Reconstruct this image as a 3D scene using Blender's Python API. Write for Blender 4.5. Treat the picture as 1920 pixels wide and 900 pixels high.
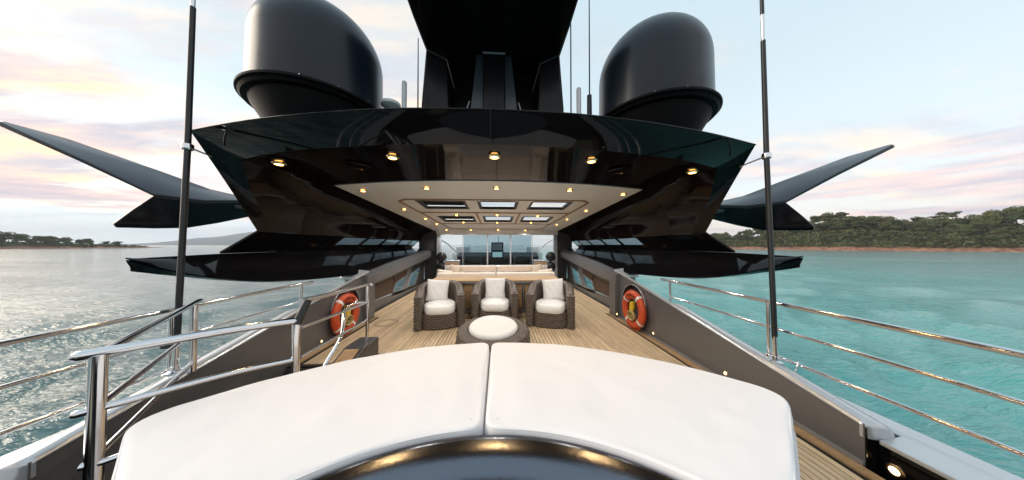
import bpy, bmesh, math, random
import numpy as np
from mathutils import Vector, Matrix, noise as mnoise

R = math.radians
rng = random.Random(7)
scene = bpy.context.scene
COL = scene.collection
for o in list(bpy.data.objects):
    bpy.data.objects.remove(o)

# ------------------------------------------------------------------ camera
F = 445.0
YAW = math.atan(25 / 445)
PIT = math.atan(9 / 445)
CAM = (0.07, 0.0, 1.5)
cam_data = bpy.data.cameras.new("camera")
cam = bpy.data.objects.new("camera", cam_data)
COL.objects.link(cam)
cam.location = CAM
cam.rotation_euler = (math.pi / 2 + PIT, 0, -YAW)
cam_data.sensor_width = 36
cam_data.lens = 36 * F / 1920
cam_data.clip_start = 0.05
cam_data.clip_end = 30000
scene.camera = cam
scene.render.resolution_x = 1024
scene.render.resolution_y = 480

SUN_AZ = -84.0      # degrees from the bow towards starboard (+X); negative = port side
SUN_EL = 20.0
EXPOSURE = 1.40

# ------------------------------------------------------------------ world
world = bpy.data.worlds.new("World")
scene.world = world
world.use_nodes = True
wn = world.node_tree
wn.nodes.clear()
def wnode(t, **kw):
    n = wn.nodes.new(t)
    for k, v in kw.items():
        setattr(n, k, v)
    return n
def wl(a, b):
    wn.links.new(a, b)
def wmath(op, a, b=None, clamp=False):
    n = wnode('ShaderNodeMath', operation=op)
    n.use_clamp = clamp
    for i, v in enumerate((a, b)):
        if v is None:
            continue
        if isinstance(v, (int, float)):
            n.inputs[i].default_value = v
        else:
            wl(v, n.inputs[i])
    return n.outputs[0]
def wramp(fac, stops):
    n = wnode('ShaderNodeValToRGB')
    cr = n.color_ramp
    while len(cr.elements) < len(stops):
        cr.elements.new(0.5)
    for e, (p, c) in zip(cr.elements, stops):
        e.position = p
        e.color = (c[0], c[1], c[2], 1) if not isinstance(c, (int, float)) else (c, c, c, 1)
    wl(fac, n.inputs[0])
    return n.outputs[0]
def wmix(fac, a, b, blend='MIX'):
    n = wnode('ShaderNodeMix', data_type='RGBA', blend_type=blend)
    if isinstance(fac, (int, float)):
        n.inputs[0].default_value = fac
    else:
        wl(fac, n.inputs[0])
    for i, v in ((6, a), (7, b)):
        if isinstance(v, tuple):
            n.inputs[i].default_value = (*v, 1)
        else:
            wl(v, n.inputs[i])
    return n.outputs[2]
tc = wnode('ShaderNodeTexCoord')
sky = wnode('ShaderNodeTexSky', sky_type='NISHITA')
sky.sun_disc = False
sky.sun_elevation = R(SUN_EL)
sky.sun_rotation = R(SUN_AZ)
sky.air_density = 1.0
sky.dust_density = 2.5
sky.ozone_density = 1.0
sep = wnode('ShaderNodeSeparateXYZ')
wl(tc.outputs['Generated'], sep.inputs[0])
X, Y, Z = sep.outputs
zc = wmath('MAXIMUM', Z, 0.0)
nish = wmix(1.0, sky.outputs[0], (0.06, 0.06, 0.06), 'MULTIPLY')
# thin high veil of cloud: cream low down, pale blue-grey overhead
veil = wramp(zc, [(0.0, (0.44, 0.49, 0.52)), (0.05, (0.56, 0.53, 0.48)), (0.2, (0.42, 0.475, 0.495)), (0.5, (0.335, 0.41, 0.44)), (1.0, (0.29, 0.37, 0.42))])
sun_side = wmath('ADD', wmath('MULTIPLY', X, -0.5), 0.5)
glow = wmath('MULTIPLY', wramp(sun_side, [(0.45, 0.0), (0.95, 1.0)]), wramp(zc, [(0.0, 0.85), (0.09, 0.80), (0.22, 0.18), (0.4, 0.0)]))
veil = wmix(glow, veil, (1.15, 1.03, 0.80))
base = wmix(0.84, nish, veil)
# cloud sheet: project the direction on a plane overhead, streaks across
den = wmath('ADD', zc, 0.10)
px_ = wmath('DIVIDE', X, den)
py_ = wmath('DIVIDE', Y, den)
comb = wnode('ShaderNodeCombineXYZ')
wl(px_, comb.inputs[0]); wl(py_, comb.inputs[1])
mp = wnode('ShaderNodeMapping')
mp.inputs['Rotation'].default_value = (0, 0, R(-35))
mp.inputs['Scale'].default_value = (0.42, 1.25, 1)
mp.inputs['Location'].default_value = (1.3, 0.4, 0)
wl(comb.outputs[0], mp.inputs[0])
def wnoise(vec, scale, detail, rough=0.55, dist=0.0):
    n = wnode('ShaderNodeTexNoise')
    n.inputs['Scale'].default_value = scale
    n.inputs['Detail'].default_value = detail
    n.inputs['Roughness'].default_value = rough
    n.inputs['Distortion'].default_value = dist
    wl(vec, n.inputs['Vector'])
    return n.outputs['Fac']
n1 = wnoise(mp.outputs[0], 1.1, 8, 0.58, 0.35)
n2 = wnoise(mp.outputs[0], 0.33, 3, 0.5)
n3 = wnoise(mp.outputs[0], 2.6, 6, 0.6, 0.2)
cov = wmath('ADD', n1, wmath('MULTIPLY', wmath('SUBTRACT', n2, 0.5), 0.9))
cov = wramp(cov, [(0.45, 0.0), (0.56, 1.0)])
fade = wramp(zc, [(0.0, 0.5), (0.05, 0.9), (0.45, 0.85), (0.75, 0.35), (1.0, 0.2)])
# the port side (towards the low sun) carries warm cloud
side = wramp(wmath('ADD', wmath('MULTIPLY', X, -0.5), 0.5), [(0.0, 0.42), (0.5, 0.35), (0.95, 1.0)])
cfac = wmath('MULTIPLY', wmath('MULTIPLY', cov, fade), side)
ccol = wramp(n3, [(0.38, (0.27, 0.26, 0.31)), (0.5, (0.43, 0.335, 0.31)), (0.60, (0.74, 0.47, 0.26))])
sky2 = wmix(cfac, base, ccol)
# long pink-lilac streaks low over the horizon
smap = wnode('ShaderNodeMapping')
smap.inputs['Scale'].default_value = (1.7, 1.7, 17.0)
smap.inputs['Rotation'].default_value = (R(4), R(3), 0)
smap.inputs['Location'].default_value = (0.35, 0.1, 0.2)
wl(tc.outputs['Generated'], smap.inputs[0])
sn = wnoise(smap.outputs[0], 1.5, 7, 0.55, 0.2)
sfac = wmath('MULTIPLY', wramp(sn, [(0.45, 0.0), (0.55, 0.95)]), wramp(zc, [(0.02, 0.3), (0.06, 1.0), (0.15, 0.8), (0.27, 0.0)]))
scol = wramp(wnoise(smap.outputs[0], 3.4, 5, 0.6), [(0.40, (0.31, 0.285, 0.34)), (0.6, (0.56, 0.40, 0.36))])
sky2 = wmix(sfac, sky2, scol)
# low bank of distant blue-grey cloud on the horizon
bank_n = wnoise(tc.outputs['Generated'], 5.0, 5, 0.55)
bank_top = wmath('ADD', 0.045, wmath('MULTIPLY', bank_n, 0.055))
bank = wmath('MULTIPLY', wmath('SUBTRACT', bank_top, Z), 110.0, clamp=True)
bank = wmath('MULTIPLY', bank, wramp(wmath('ADD', wmath('MULTIPLY', X, -0.5), 0.5), [(0.45, 0.0), (0.75, 0.8)]))
sky3 = wmix(bank, sky2, (0.40, 0.47, 0.52))
bg = wnode('ShaderNodeBackground')
bg.inputs['Strength'].default_value = 0.93
wl(sky3, bg.inputs[0])
wo = wnode('ShaderNodeOutputWorld')
wl(bg.outputs[0], wo.inputs[0])

# ------------------------------------------------------------------ sun
sd = bpy.data.lights.new("sun", 'SUN')
sd.energy = 1.1
sd.angle = R(45)
sd.color = (1.0, 0.86, 0.70)
sun = bpy.data.objects.new("sun", sd)
COL.objects.link(sun)
az, el = R(SUN_AZ), R(SUN_EL)
sdir = Vector((math.sin(az) * math.cos(el), math.cos(az) * math.cos(el), math.sin(el)))
sun.rotation_euler = sdir.to_track_quat('Z', 'Y').to_euler()
sun.location = (0, 0, 40)

scene.view_settings.view_transform = 'Standard'
scene.view_settings.look = 'None'
scene.view_settings.exposure = EXPOSURE
scene.view_settings.gamma = 1
scene.view_settings.use_curve_mapping = False
try:
    scene.cycles.max_bounces = 8
    scene.cycles.caustics_reflective = False
    scene.cycles.caustics_refractive = False
    scene.cycles.sample_clamp_indirect = 4
except Exception:
    pass

# ------------------------------------------------------------------ pixel helper (photo is 1920 x 900)
def ray(px, py):
    x = (px - 960) / F
    u = (450 - py) / F
    y = math.cos(PIT) - u * math.sin(PIT)
    z = math.sin(PIT) + u * math.cos(PIT)
    return (x * math.cos(YAW) + y * math.sin(YAW), -x * math.sin(YAW) + y * math.cos(YAW), z)
def at(px, py, Y=None, X=None, z=None):
    r = ray(px, py)
    if Y is not None: k = Y / r[1]
    elif X is not None: k = (X - CAM[0]) / r[0]
    else: k = (z - CAM[2]) / r[2]
    return Vector((CAM[0] + r[0] * k, r[1] * k, CAM[2] + r[2] * k))

# ------------------------------------------------------------------ materials
def mat(name, col, rough=0.5, metal=0.0, noise=None, bump=None, coat=0.0, emis=None, spec=None, trans=0.0, ior=None, sheen=0.0):
    """noise=(scale, amount, stretch) varies the colour, bump=(scale, strength, dist, stretch)"""
    m = bpy.data.materials.new(name)
    m.use_nodes = True
    nt = m.node_tree
    b = nt.nodes['Principled BSDF']
    b.inputs['Base Color'].default_value = (*col, 1)
    b.inputs['Roughness'].default_value = rough
    b.inputs['Metallic'].default_value = metal
    b.inputs['Coat Weight'].default_value = coat
    b.inputs['Coat Roughness'].default_value = 0.03
    b.inputs['Transmission Weight'].default_value = trans
    b.inputs['Sheen Weight'].default_value = sheen
    if ior: b.inputs['IOR'].default_value = ior
    if spec is not None: b.inputs['Specular IOR Level'].default_value = spec
    if emis:
        b.inputs['Emission Color'].default_value = (*emis[0], 1)
        b.inputs['Emission Strength'].default_value = emis[1]
    t = None
    def coords(st):
        nonlocal t
        if t is None:
            t = nt.nodes.new('ShaderNodeTexCoord')
        g = nt.nodes.new('ShaderNodeMapping')
        g.inputs['Scale'].default_value = st
        nt.links.new(t.outputs['Object'], g.inputs[0])
        return g.outputs[0]
    if noise:
        n = nt.nodes.new('ShaderNodeTexNoise')
        n.inputs['Scale'].default_value = noise[0]
        n.inputs['Detail'].default_value = 6
        n.inputs['Roughness'].default_value = 0.6
        nt.links.new(coords(noise[2] if len(noise) > 2 else (1, 1, 1)), n.inputs['Vector'])
        r = nt.nodes.new('ShaderNodeValToRGB')
        a = noise[1]
        r.color_ramp.elements[0].position = 0.3
        r.color_ramp.elements[1].position = 0.7
        r.color_ramp.elements[0].color = (*[c * (1 - a) for c in col], 1)
        r.color_ramp.elements[1].color = (*[min(1, c * (1 + a)) for c in col], 1)
        nt.links.new(n.outputs['Fac'], r.inputs[0])
        nt.links.new(r.outputs[0], b.inputs['Base Color'])
    if bump:
        n = nt.nodes.new('ShaderNodeTexNoise')
        n.inputs['Scale'].default_value = bump[0]
        n.inputs['Detail'].default_value = 5
        nt.links.new(coords(bump[3] if len(bump) > 3 else (1, 1, 1)), n.inputs['Vector'])
        bp = nt.nodes.new('ShaderNodeBump')
        bp.inputs['Strength'].default_value = bump[1]
        bp.inputs['Distance'].default_value = bump[2]
        nt.links.new(n.outputs['Fac'], bp.inputs['Height'])
        nt.links.new(bp.outputs[0], b.inputs['Normal'])
    return m
def random_tint(m, amount, hue=0.0):
    """per-object value variation"""
    nt = m.node_tree
    b = nt.nodes['Principled BSDF']
    inp = b.inputs['Base Color']
    oi = nt.nodes.new('ShaderNodeObjectInfo')
    hs = nt.nodes.new('ShaderNodeHueSaturation')
    mr = nt.nodes.new('ShaderNodeMapRange')
    mr.inputs[3].default_value = 1 - amount
    mr.inputs[4].default_value = 1 + amount
    nt.links.new(oi.outputs['Random'], mr.inputs[0])
    nt.links.new(mr.outputs[0], hs.inputs['Value'])
    if hue:
        m2 = nt.nodes.new('ShaderNodeMapRange')
        m2.inputs[3].default_value = 0.5 - hue
        m2.inputs[4].default_value = 0.5 + hue
        mu = nt.nodes.new('ShaderNodeMath'); mu.operation = 'FRACT'
        mm = nt.nodes.new('ShaderNodeMath'); mm.operation = 'MULTIPLY'; mm.inputs[1].default_value = 7.31
        nt.links.new(oi.outputs['Random'], mm.inputs[0]); nt.links.new(mm.outputs[0], mu.inputs[0])
        nt.links.new(mu.outputs[0], m2.inputs[0]); nt.links.new(m2.outputs[0], hs.inputs['Hue'])
    if inp.links:
        nt.links.new(inp.links[0].from_socket, hs.inputs['Color'])
    else:
        hs.inputs['Color'].default_value = inp.default_value
    nt.links.new(hs.outputs[0], inp)

M = {}
M['black'] = mat('black_gloss', (0.005, 0.005, 0.006), 0.05, spec=0.25, bump=(1.3, 0.05, 0.02))
M['black_under'] = mat('black_lacquer', (0.008, 0.005, 0.004), 0.06, spec=0.07, bump=(1.6, 0.08, 0.03))
M['black_satin'] = mat('black_satin', (0.012, 0.014, 0.017), 0.33, bump=(40, 0.03, 0.002))
M['dome'] = mat('dome_paint', (0.005, 0.011, 0.020), 0.28, spec=0.36, bump=(3, 0.02, 0.01))
M['wing'] = mat('wing_sky_tint', (0.016, 0.020, 0.032), 0.28, coat=0.2)  # bluish sky reflection of the upper blade is put into this colour
M['mast'] = mat('mast_paint', (0.006, 0.006, 0.008), 0.25, spec=0.25)
M['mast_blue'] = mat('mast_panel', (0.035, 0.05, 0.065), 0.25)
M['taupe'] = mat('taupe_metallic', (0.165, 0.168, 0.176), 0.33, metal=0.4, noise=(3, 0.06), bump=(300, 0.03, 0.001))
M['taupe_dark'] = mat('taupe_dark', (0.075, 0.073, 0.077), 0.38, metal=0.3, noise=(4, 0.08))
M['brown_panel'] = mat('brown_leather', (0.085, 0.052, 0.036), 0.45, noise=(9, 0.12), bump=(60, 0.15, 0.002))
M['silver'] = mat('silver_paint', (0.56, 0.59, 0.62), 0.26, metal=0.55, noise=(2, 0.04))
M['grey_frame'] = mat('grey_frame', (0.33, 0.34, 0.36), 0.35, metal=0.5)
M['chrome'] = mat('polished_steel', (0.74, 0.75, 0.77), 0.12, metal=1.0, bump=(30, 0.02, 0.001))
M['teak'] = mat('teak', (0.61, 0.47, 0.305), 0.62, noise=(5, 0.20, (5, 0.6, 5)), bump=(40, 0.25, 0.002, (6, 0.5, 6)))
random_tint(M['teak'], 0.16, 0.006)
M['teak_trim'] = mat('teak_trim', (0.42, 0.27, 0.14), 0.5, noise=(6, 0.2, (4, 4, 1)))
M['caulk'] = mat('caulk', (0.012, 0.011, 0.010), 0.8)
M['teak_ring'] = mat('teak_ring', (0.36, 0.27, 0.17), 0.6, noise=(9, 0.15))
M['pad'] = mat('white_vinyl', (0.90, 0.885, 0.90), 0.7, noise=(2.2, 0.02), bump=(260, 0.25, 0.0015), sheen=0.2)
M['pad_trim'] = mat('vinyl_piping', (0.70, 0.68, 0.69), 0.6, bump=(40, 0.3, 0.004))
M['cushion'] = mat('white_canvas', (0.84, 0.86, 0.86), 0.8, noise=(7, 0.03), bump=(14, 0.35, 0.012))
M['pillow'] = mat('white_pillow', (0.83, 0.82, 0.81), 0.85, noise=(8, 0.03), bump=(11, 0.5, 0.015))
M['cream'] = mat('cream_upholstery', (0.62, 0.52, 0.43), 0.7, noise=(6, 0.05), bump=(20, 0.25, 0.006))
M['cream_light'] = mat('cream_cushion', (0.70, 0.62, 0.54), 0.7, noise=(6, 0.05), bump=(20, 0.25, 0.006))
M['wicker'] = mat('wicker', (0.115, 0.09, 0.072), 0.5, noise=(34, 0.55), bump=(120, 0.3, 0.002))
M['ceiling'] = mat('ceiling_white', (0.84, 0.86, 0.88), 0.4, noise=(1.5, 0.02))
M['ceil_wood'] = mat('ceiling_wood', (0.36, 0.22, 0.12), 0.4, noise=(14, 0.2))
M['glass'] = mat('clear_glass', (0.93, 0.97, 0.98), 0.0, trans=1.0, ior=1.12)
M['tint'] = mat('tinted_glass', (0.42, 0.55, 0.60), 0.0, trans=1.0, ior=1.25)
M['smoke'] = mat('smoked_glass', (0.25, 0.33, 0.37), 0.0, trans=1.0, ior=1.3)
M['pedestal'] = mat('pedestal_paint', (0.004, 0.004, 0.005), 0.6, spec=0.12)
M['dark_in'] = mat('dark_interior', (0.012, 0.012, 0.014), 0.5)
M['lamp'] = mat('lamp_lens', (1, 0.9, 0.7), 0.3, emis=((1.0, 0.50, 0.13), 5.0))
M['lamp_small'] = mat('lamp_lens_small', (1, 0.9, 0.7), 0.3, emis=((1.0, 0.66, 0.28), 2.2))
M['brass'] = mat('brass_bezel', (0.75, 0.60, 0.36), 0.2, metal=1.0)
M['orange'] = mat('ring_orange', (0.56, 0.075, 0.02), 0.5, noise=(12, 0.12), bump=(30, 0.2, 0.003))
M['band'] = mat('reflective_band', (0.78, 0.78, 0.78), 0.4)
M['ink'] = mat('black_ink', (0.05, 0.015, 0.012), 0.6)
M['yellow'] = mat('yellow_bag', (0.70, 0.48, 0.03), 0.55, bump=(30, 0.4, 0.006))
M['rope'] = mat('tan_rope', (0.40, 0.31, 0.12), 0.8, bump=(90, 0.6, 0.004))
M['white_plastic'] = mat('white_plastic', (0.62, 0.64, 0.66), 0.4)
M['white_paint'] = mat('white_gelcoat', (0.74, 0.76, 0.78), 0.25, coat=0.3)
M['rubber'] = mat('black_rubber', (0.015, 0.015, 0.016), 0.5)
M['screen'] = mat('chart_screen', (0.3, 0.5, 0.5), 0.2, emis=((0.45, 0.60, 0.60), 0.30))
M['table'] = mat('lacquer_table', (0.30, 0.22, 0.18), 0.08, coat=0.8)
M['bark'] = mat('pine_bark', (0.13, 0.085, 0.06), 0.9, noise=(2, 0.3))
# metal-flake paint of the spa rim
mf = mat('metal_flake', (0.17, 0.18, 0.21), 0.19, metal=1.0)
nt = mf.node_tree
tcf = nt.nodes.new('ShaderNodeTexCoord')
vo = nt.nodes.new('ShaderNodeTexVoronoi'); vo.inputs['Scale'].default_value = 420
nt.links.new(tcf.outputs['Object'], vo.inputs['Vector'])
vsub = nt.nodes.new('ShaderNodeVectorMath'); vsub.operation = 'SUBTRACT'; vsub.inputs[1].default_value = (0.5, 0.5, 0.5)
vsc = nt.nodes.new('ShaderNodeVectorMath'); vsc.operation = 'SCALE'; vsc.inputs['Scale'].default_value = 0.062
vad = nt.nodes.new('ShaderNodeVectorMath'); vad.operation = 'ADD'
vno = nt.nodes.new('ShaderNodeVectorMath'); vno.operation = 'NORMALIZE'
ge = nt.nodes.new('ShaderNodeNewGeometry')
nt.links.new(vo.outputs['Color'], vsub.inputs[0]); nt.links.new(vsub.outputs[0], vsc.inputs[0])
nt.links.new(vsc.outputs[0], vad.inputs[0]); nt.links.new(ge.outputs['Normal'], vad.inputs[1])
nt.links.new(vad.outputs[0], vno.inputs[0]); nt.links.new(vno.outputs[0], nt.nodes['Principled BSDF'].inputs['Normal'])
M['flake'] = mf

def sea_material():
    m = bpy.data.materials.new('sea_water')
    m.use_nodes = True
    nt = m.node_tree
    b = nt.nodes['Principled BSDF']
    b.inputs['Roughness'].default_value = 0.12
    b.inputs['IOR'].default_value = 1.38
    g = nt.nodes.new('ShaderNodeNewGeometry')
    sp = nt.nodes.new('ShaderNodeSeparateXYZ')
    nt.links.new(g.outputs['Position'], sp.inputs[0])
    # sandy shallows (turquoise) round the boat, greyer far out; silver sky reflection coloured in to port
    n = nt.nodes.new('ShaderNodeTexNoise'); n.inputs['Scale'].default_value = 0.018; n.inputs['Detail'].default_value = 4
    nt.links.new(g.outputs['Position'], n.inputs['Vector'])
    mr = nt.nodes.new('ShaderNodeMapRange'); mr.inputs[1].default_value = -14; mr.inputs[2].default_value = 16
    nt.links.new(sp.outputs[0], mr.inputs[0])
    ln = nt.nodes.new('ShaderNodeVectorMath'); ln.operation = 'LENGTH'
    nt.links.new(g.outputs['Position'], ln.inputs[0])
    far = nt.nodes.new('ShaderNodeMapRange'); far.inputs[1].default_value = 25; far.inputs[2].default_value = 220
    far.inputs[3].default_value = 0.0; far.inputs[4].default_value = 0.75
    nt.links.new(ln.outputs['Value'], far.inputs[0])
    a1 = nt.nodes.new('ShaderNodeMath'); a1.operation = 'SUBTRACT'
    nt.links.new(mr.outputs[0], a1.inputs[0]); nt.links.new(far.outputs[0], a1.inputs[1])
    a2 = nt.nodes.new('ShaderNodeMath'); a2.operation = 'MULTIPLY_ADD'; a2.inputs[1].default_value = 0.9; a2.inputs[2].default_value = -0.42
    nt.links.new(n.outputs['Fac'], a2.inputs[0])
    a3 = nt.nodes.new('ShaderNodeMath'); a3.operation = 'ADD'
    nt.links.new(a1.outputs[0], a3.inputs[0]); nt.links.new(a2.outputs[0], a3.inputs[1])
    rp = nt.nodes.new('ShaderNodeValToRGB')
    rp.color_ramp.elements[0].position = 0.0; rp.color_ramp.elements[0].color = (0.085, 0.155, 0.16, 1)
    rp.color_ramp.elements[1].position = 0.95; rp.color_ramp.elements[1].color = (0.090, 0.375, 0.355, 1)
    nt.links.new(a3.outputs[0], rp.inputs[0])
    nt.links.new(rp.outputs[0], b.inputs['Base Color'])
    # ripples
    mp = nt.nodes.new('ShaderNodeMapping'); mp.inputs['Rotation'].default_value = (0, 0, R(20)); mp.inputs['Scale'].default_value = (0.42, 1.5, 1)
    nt.links.new(g.outputs['Position'], mp.inputs[0])
    h = None
    for sc, amp in ((0.7, 0.34), (2.4, 0.46), (6.5, 0.22)):
        q = nt.nodes.new('ShaderNodeTexNoise'); q.inputs['Scale'].default_value = sc; q.inputs['Detail'].default_value = 3; q.inputs['Distortion'].default_value = 0.6
        nt.links.new(mp.outputs[0], q.inputs['Vector'])
        k = nt.nodes.new('ShaderNodeMath'); k.operation = 'MULTIPLY'; k.inputs[1].default_value = amp
        nt.links.new(q.outputs['Fac'], k.inputs[0])
        if h is None: h = k.outputs[0]
        else:
            s = nt.nodes.new('ShaderNodeMath'); s.operation = 'ADD'
            nt.links.new(h, s.inputs[0]); nt.links.new(k.outputs[0], s.inputs[1]); h = s.outputs[0]
    wp = nt.nodes.new('ShaderNodeTexNoise'); wp.inputs['Scale'].default_value = 0.055; wp.inputs['Detail'].default_value = 3
    nt.links.new(mp.outputs[0], wp.inputs['Vector'])
    wr = nt.nodes.new('ShaderNodeMapRange'); wr.inputs[1].default_value = 0.35; wr.inputs[2].default_value = 0.65; wr.inputs[3].default_value = 0.55; wr.inputs[4].default_value = 1.35
    nt.links.new(wp.outputs['Fac'], wr.inputs[0])
    hm_ = nt.nodes.new('ShaderNodeMath'); hm_.operation = 'MULTIPLY'
    nt.links.new(h, hm_.inputs[0]); nt.links.new(wr.outputs[0], hm_.inputs[1]); h = hm_.outputs[0]
    bp = nt.nodes.new('ShaderNodeBump'); bp.inputs['Strength'].default_value = 0.85; bp.inputs['Distance'].default_value = 0.55
    nt.links.new(h, bp.inputs['Height']); nt.links.new(bp.outputs[0], b.inputs['Normal'])
    return m
M['sea'] = sea_material()
M['land'] = mat('shore_earth', (0.17, 0.10, 0.065), 0.95, noise=(0.12, 0.45), bump=(0.6, 0.8, 0.6))
M['rock'] = mat('shore_rock', (0.30, 0.165, 0.105), 0.9, noise=(0.25, 0.5), bump=(0.9, 1.0, 0.6))
M['mountain'] = mat('mountain', (0.10, 0.12, 0.13), 1.0, noise=(0.002, 0.3))
for i, c in enumerate([(0.085, 0.098, 0.034), (0.105, 0.108, 0.038), (0.066, 0.084, 0.034)]):
    M['leaf%d' % i] = mat('pine_foliage_%s' % 'abc'[i], c, 0.75, noise=(0.35, 0.35))
    random_tint(M['leaf%d' % i], 0.30, 0.02)
M['scrub'] = mat('scrub', (0.085, 0.092, 0.034), 0.85, noise=(0.2, 0.45))

# ------------------------------------------------------------------ mesh helpers
class MB:
    def __init__(s):
        s.v = []; s.f = []
    def add(s, vs, fs):
        o = len(s.v)
        s.v += [tuple(p) for p in vs]
        s.f += [tuple(i + o for i in f) for f in fs]
        return s
    def box(s, x0, x1, y0, y1, z0, z1):
        return s.add([(x0, y0, z0), (x1, y0, z0), (x1, y1, z0), (x0, y1, z0), (x0, y0, z1), (x1, y0, z1), (x1, y1, z1), (x0, y1, z1)],
                     [(0, 3, 2, 1), (4, 5, 6, 7), (0, 1, 5, 4), (1, 2, 6, 5), (2, 3, 7, 6), (3, 0, 4, 7)])
    def prism(s, pts, vec):
        """closed polygon of 3D points pushed along vec"""
        n = len(pts)
        vec = Vector(vec)
        a = [Vector(p) for p in pts]
        return s.add(a + [p + vec for p in a], [tuple(range(n - 1, -1, -1)), tuple(range(n, 2 * n))] + [(i, (i + 1) % n, n + (i + 1) % n, n + i) for i in range(n)])
    def tube(s, pts, r, n=10, caps=True):
        pts = [Vector(p) for p in pts]
        m = len(pts)
        rr = r if isinstance(r, (list, tuple)) else [r] * m
        rings = []
        t0 = (pts[1] - pts[0]).normalized()
        up = Vector((0, 0, 1)) if abs(t0.z) < 0.9 else Vector((1, 0, 0))
        nrm = t0.cross(up).normalized()
        for i, p in enumerate(pts):
            t = (pts[min(i + 1, m - 1)] - pts[max(i - 1, 0)]).normalized()
            nrm = (nrm - t * nrm.dot(t)).normalized()
            b = t.cross(nrm)
            rings.append([p + (nrm * math.cos(2 * math.pi * k / n) + b * math.sin(2 * math.pi * k / n)) * rr[i] for k in range(n)])
        vs = [q for ring in rings for q in ring]
        fs = [(i * n + k, i * n + (k + 1) % n, (i + 1) * n + (k + 1) % n, (i + 1) * n + k) for i in range(m - 1) for k in range(n)]
        if caps:
            fs += [tuple(range(n - 1, -1, -1)), tuple((m - 1) * n + k for k in range(n))]
        return s.add(vs, fs)
    def lathe(s, prof, c=(0, 0, 0), n=32, axis='z', sx=1, sy=1, caps=True):
        vs = []
        for r, z in prof:
            for k in range(n):
                a = 2 * math.pi * k / n
                if axis == 'z': vs.append((c[0] + r * sx * math.cos(a), c[1] + r * sy * math.sin(a), c[2] + z))
                elif axis == 'x': vs.append((c[0] + z, c[1] + r * math.cos(a), c[2] + r * math.sin(a)))
                else: vs.append((c[0] + r * math.cos(a), c[1] + z, c[2] + r * math.sin(a)))
        m = len(prof)
        fs = [(i * n + k, i * n + (k + 1) % n, (i + 1) * n + (k + 1) % n, (i + 1) * n + k) for i in range(m - 1) for k in range(n)]
        if caps and prof[0][0] > 1e-6: fs.append(tuple(range(n - 1, -1, -1)))
        if caps and prof[-1][0] > 1e-6: fs.append(tuple((m - 1) * n + k for k in range(n)))
        return s.add(vs, fs)
    def grid(s, rows, close=False):
        n = len(rows[0])
        fs = []
        for i in range(len(rows) - 1):
            for k in range(n if close else n - 1):
                k2 = (k + 1) % n
                fs.append((i * n + k, i * n + k2, (i + 1) * n + k2, (i + 1) * n + k))
        return s.add([p for r in rows for p in r], fs)
    def mesh(s, name, m, smooth=None, merge=True):
        me = bpy.data.meshes.new(name)
        me.from_pydata(s.v, [], s.f)
        me.materials.append(M[m])
        bm = bmesh.new(); bm.from_mesh(me)
        if merge:
            bmesh.ops.remove_doubles(bm, verts=bm.verts, dist=1e-5)
        bmesh.ops.recalc_face_normals(bm, faces=bm.faces)
        bm.to_mesh(me); bm.free()
        if smooth:
            me.polygons.foreach_set('use_smooth', [True] * len(me.polygons))
            me.set_sharp_from_angle(angle=R(smooth))
        return me
    def build(s, name, m, parent=None, smooth=None, bevel=None, solid=None, merge=True):
        o = bpy.data.objects.new(name, s.mesh(name, m, smooth, merge))
        COL.objects.link(o)
        if parent: o.parent = parent
        if solid:
            md = o.modifiers.new('solid', 'SOLIDIFY'); md.thickness = solid; md.offset = 0
        if bevel:
            md = o.modifiers.new('bevel', 'BEVEL'); md.width = bevel; md.segments = 2; md.limit_method = 'ANGLE'; md.angle_limit = R(40)
        return o
def tag(o, label, cat, group=None, kind=None):
    o['label'] = label
    if cat: o['category'] = cat
    if group: o['group'] = group
    if kind: o['kind'] = kind
    return o
def struct(o):
    o['kind'] = 'structure'
    return o
def thing(name, label, cat, loc=(0, 0, 0), group=None):
    """an Empty at the thing's base; its parts are built in world coordinates and shifted into its frame"""
    o = bpy.data.objects.new(name, None)
    o.empty_display_size = 0.1
    o.location = loc
    COL.objects.link(o)
    return tag(o, label, cat, group)
def adopt(o, root):
    """parts were built in world coordinates: keep them where they are"""
    o.parent = root
    o.matrix_parent_inverse = Matrix.Translation(Vector(root.location)).inverted()
    return o
def copy_tree(o, parent=None):
    c = o.copy()
    COL.objects.link(c)
    c.parent = parent
    for ch in o.children:
        copy_tree(ch, c)
    return c
def smooth_path(pts, n=8):
    pts = [Vector(p) for p in pts]
    out = []
    for i in range(len(pts) - 1):
        p0 = pts[max(i - 1, 0)]; p1 = pts[i]; p2 = pts[i + 1]; p3 = pts[min(i + 2, len(pts) - 1)]
        for k in range(n):
            t = k / n
            out.append(0.5 * ((2 * p1) + (-p0 + p2) * t + (2 * p0 - 5 * p1 + 4 * p2 - p3) * t * t + (-p0 + 3 * p1 - 3 * p2 + p3) * t ** 3))
    out.append(pts[-1])
    return out
def resample(pts, n):
    pts = [Vector(p) for p in pts]
    d = [0.0]
    for a, b in zip(pts, pts[1:]):
        d.append(d[-1] + (b - a).length)
    out = []
    j = 0
    for i in range(n):
        t = d[-1] * i / (n - 1)
        while j < len(pts) - 2 and d[j + 1] < t: j += 1
        k = (t - d[j]) / max(1e-9, d[j + 1] - d[j])
        out.append(pts[j].lerp(pts[j + 1], min(1, k)))
    return out
SIDES = ((-1, 'port'), (1, 'starboard'))
WATER = -3.5

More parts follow.
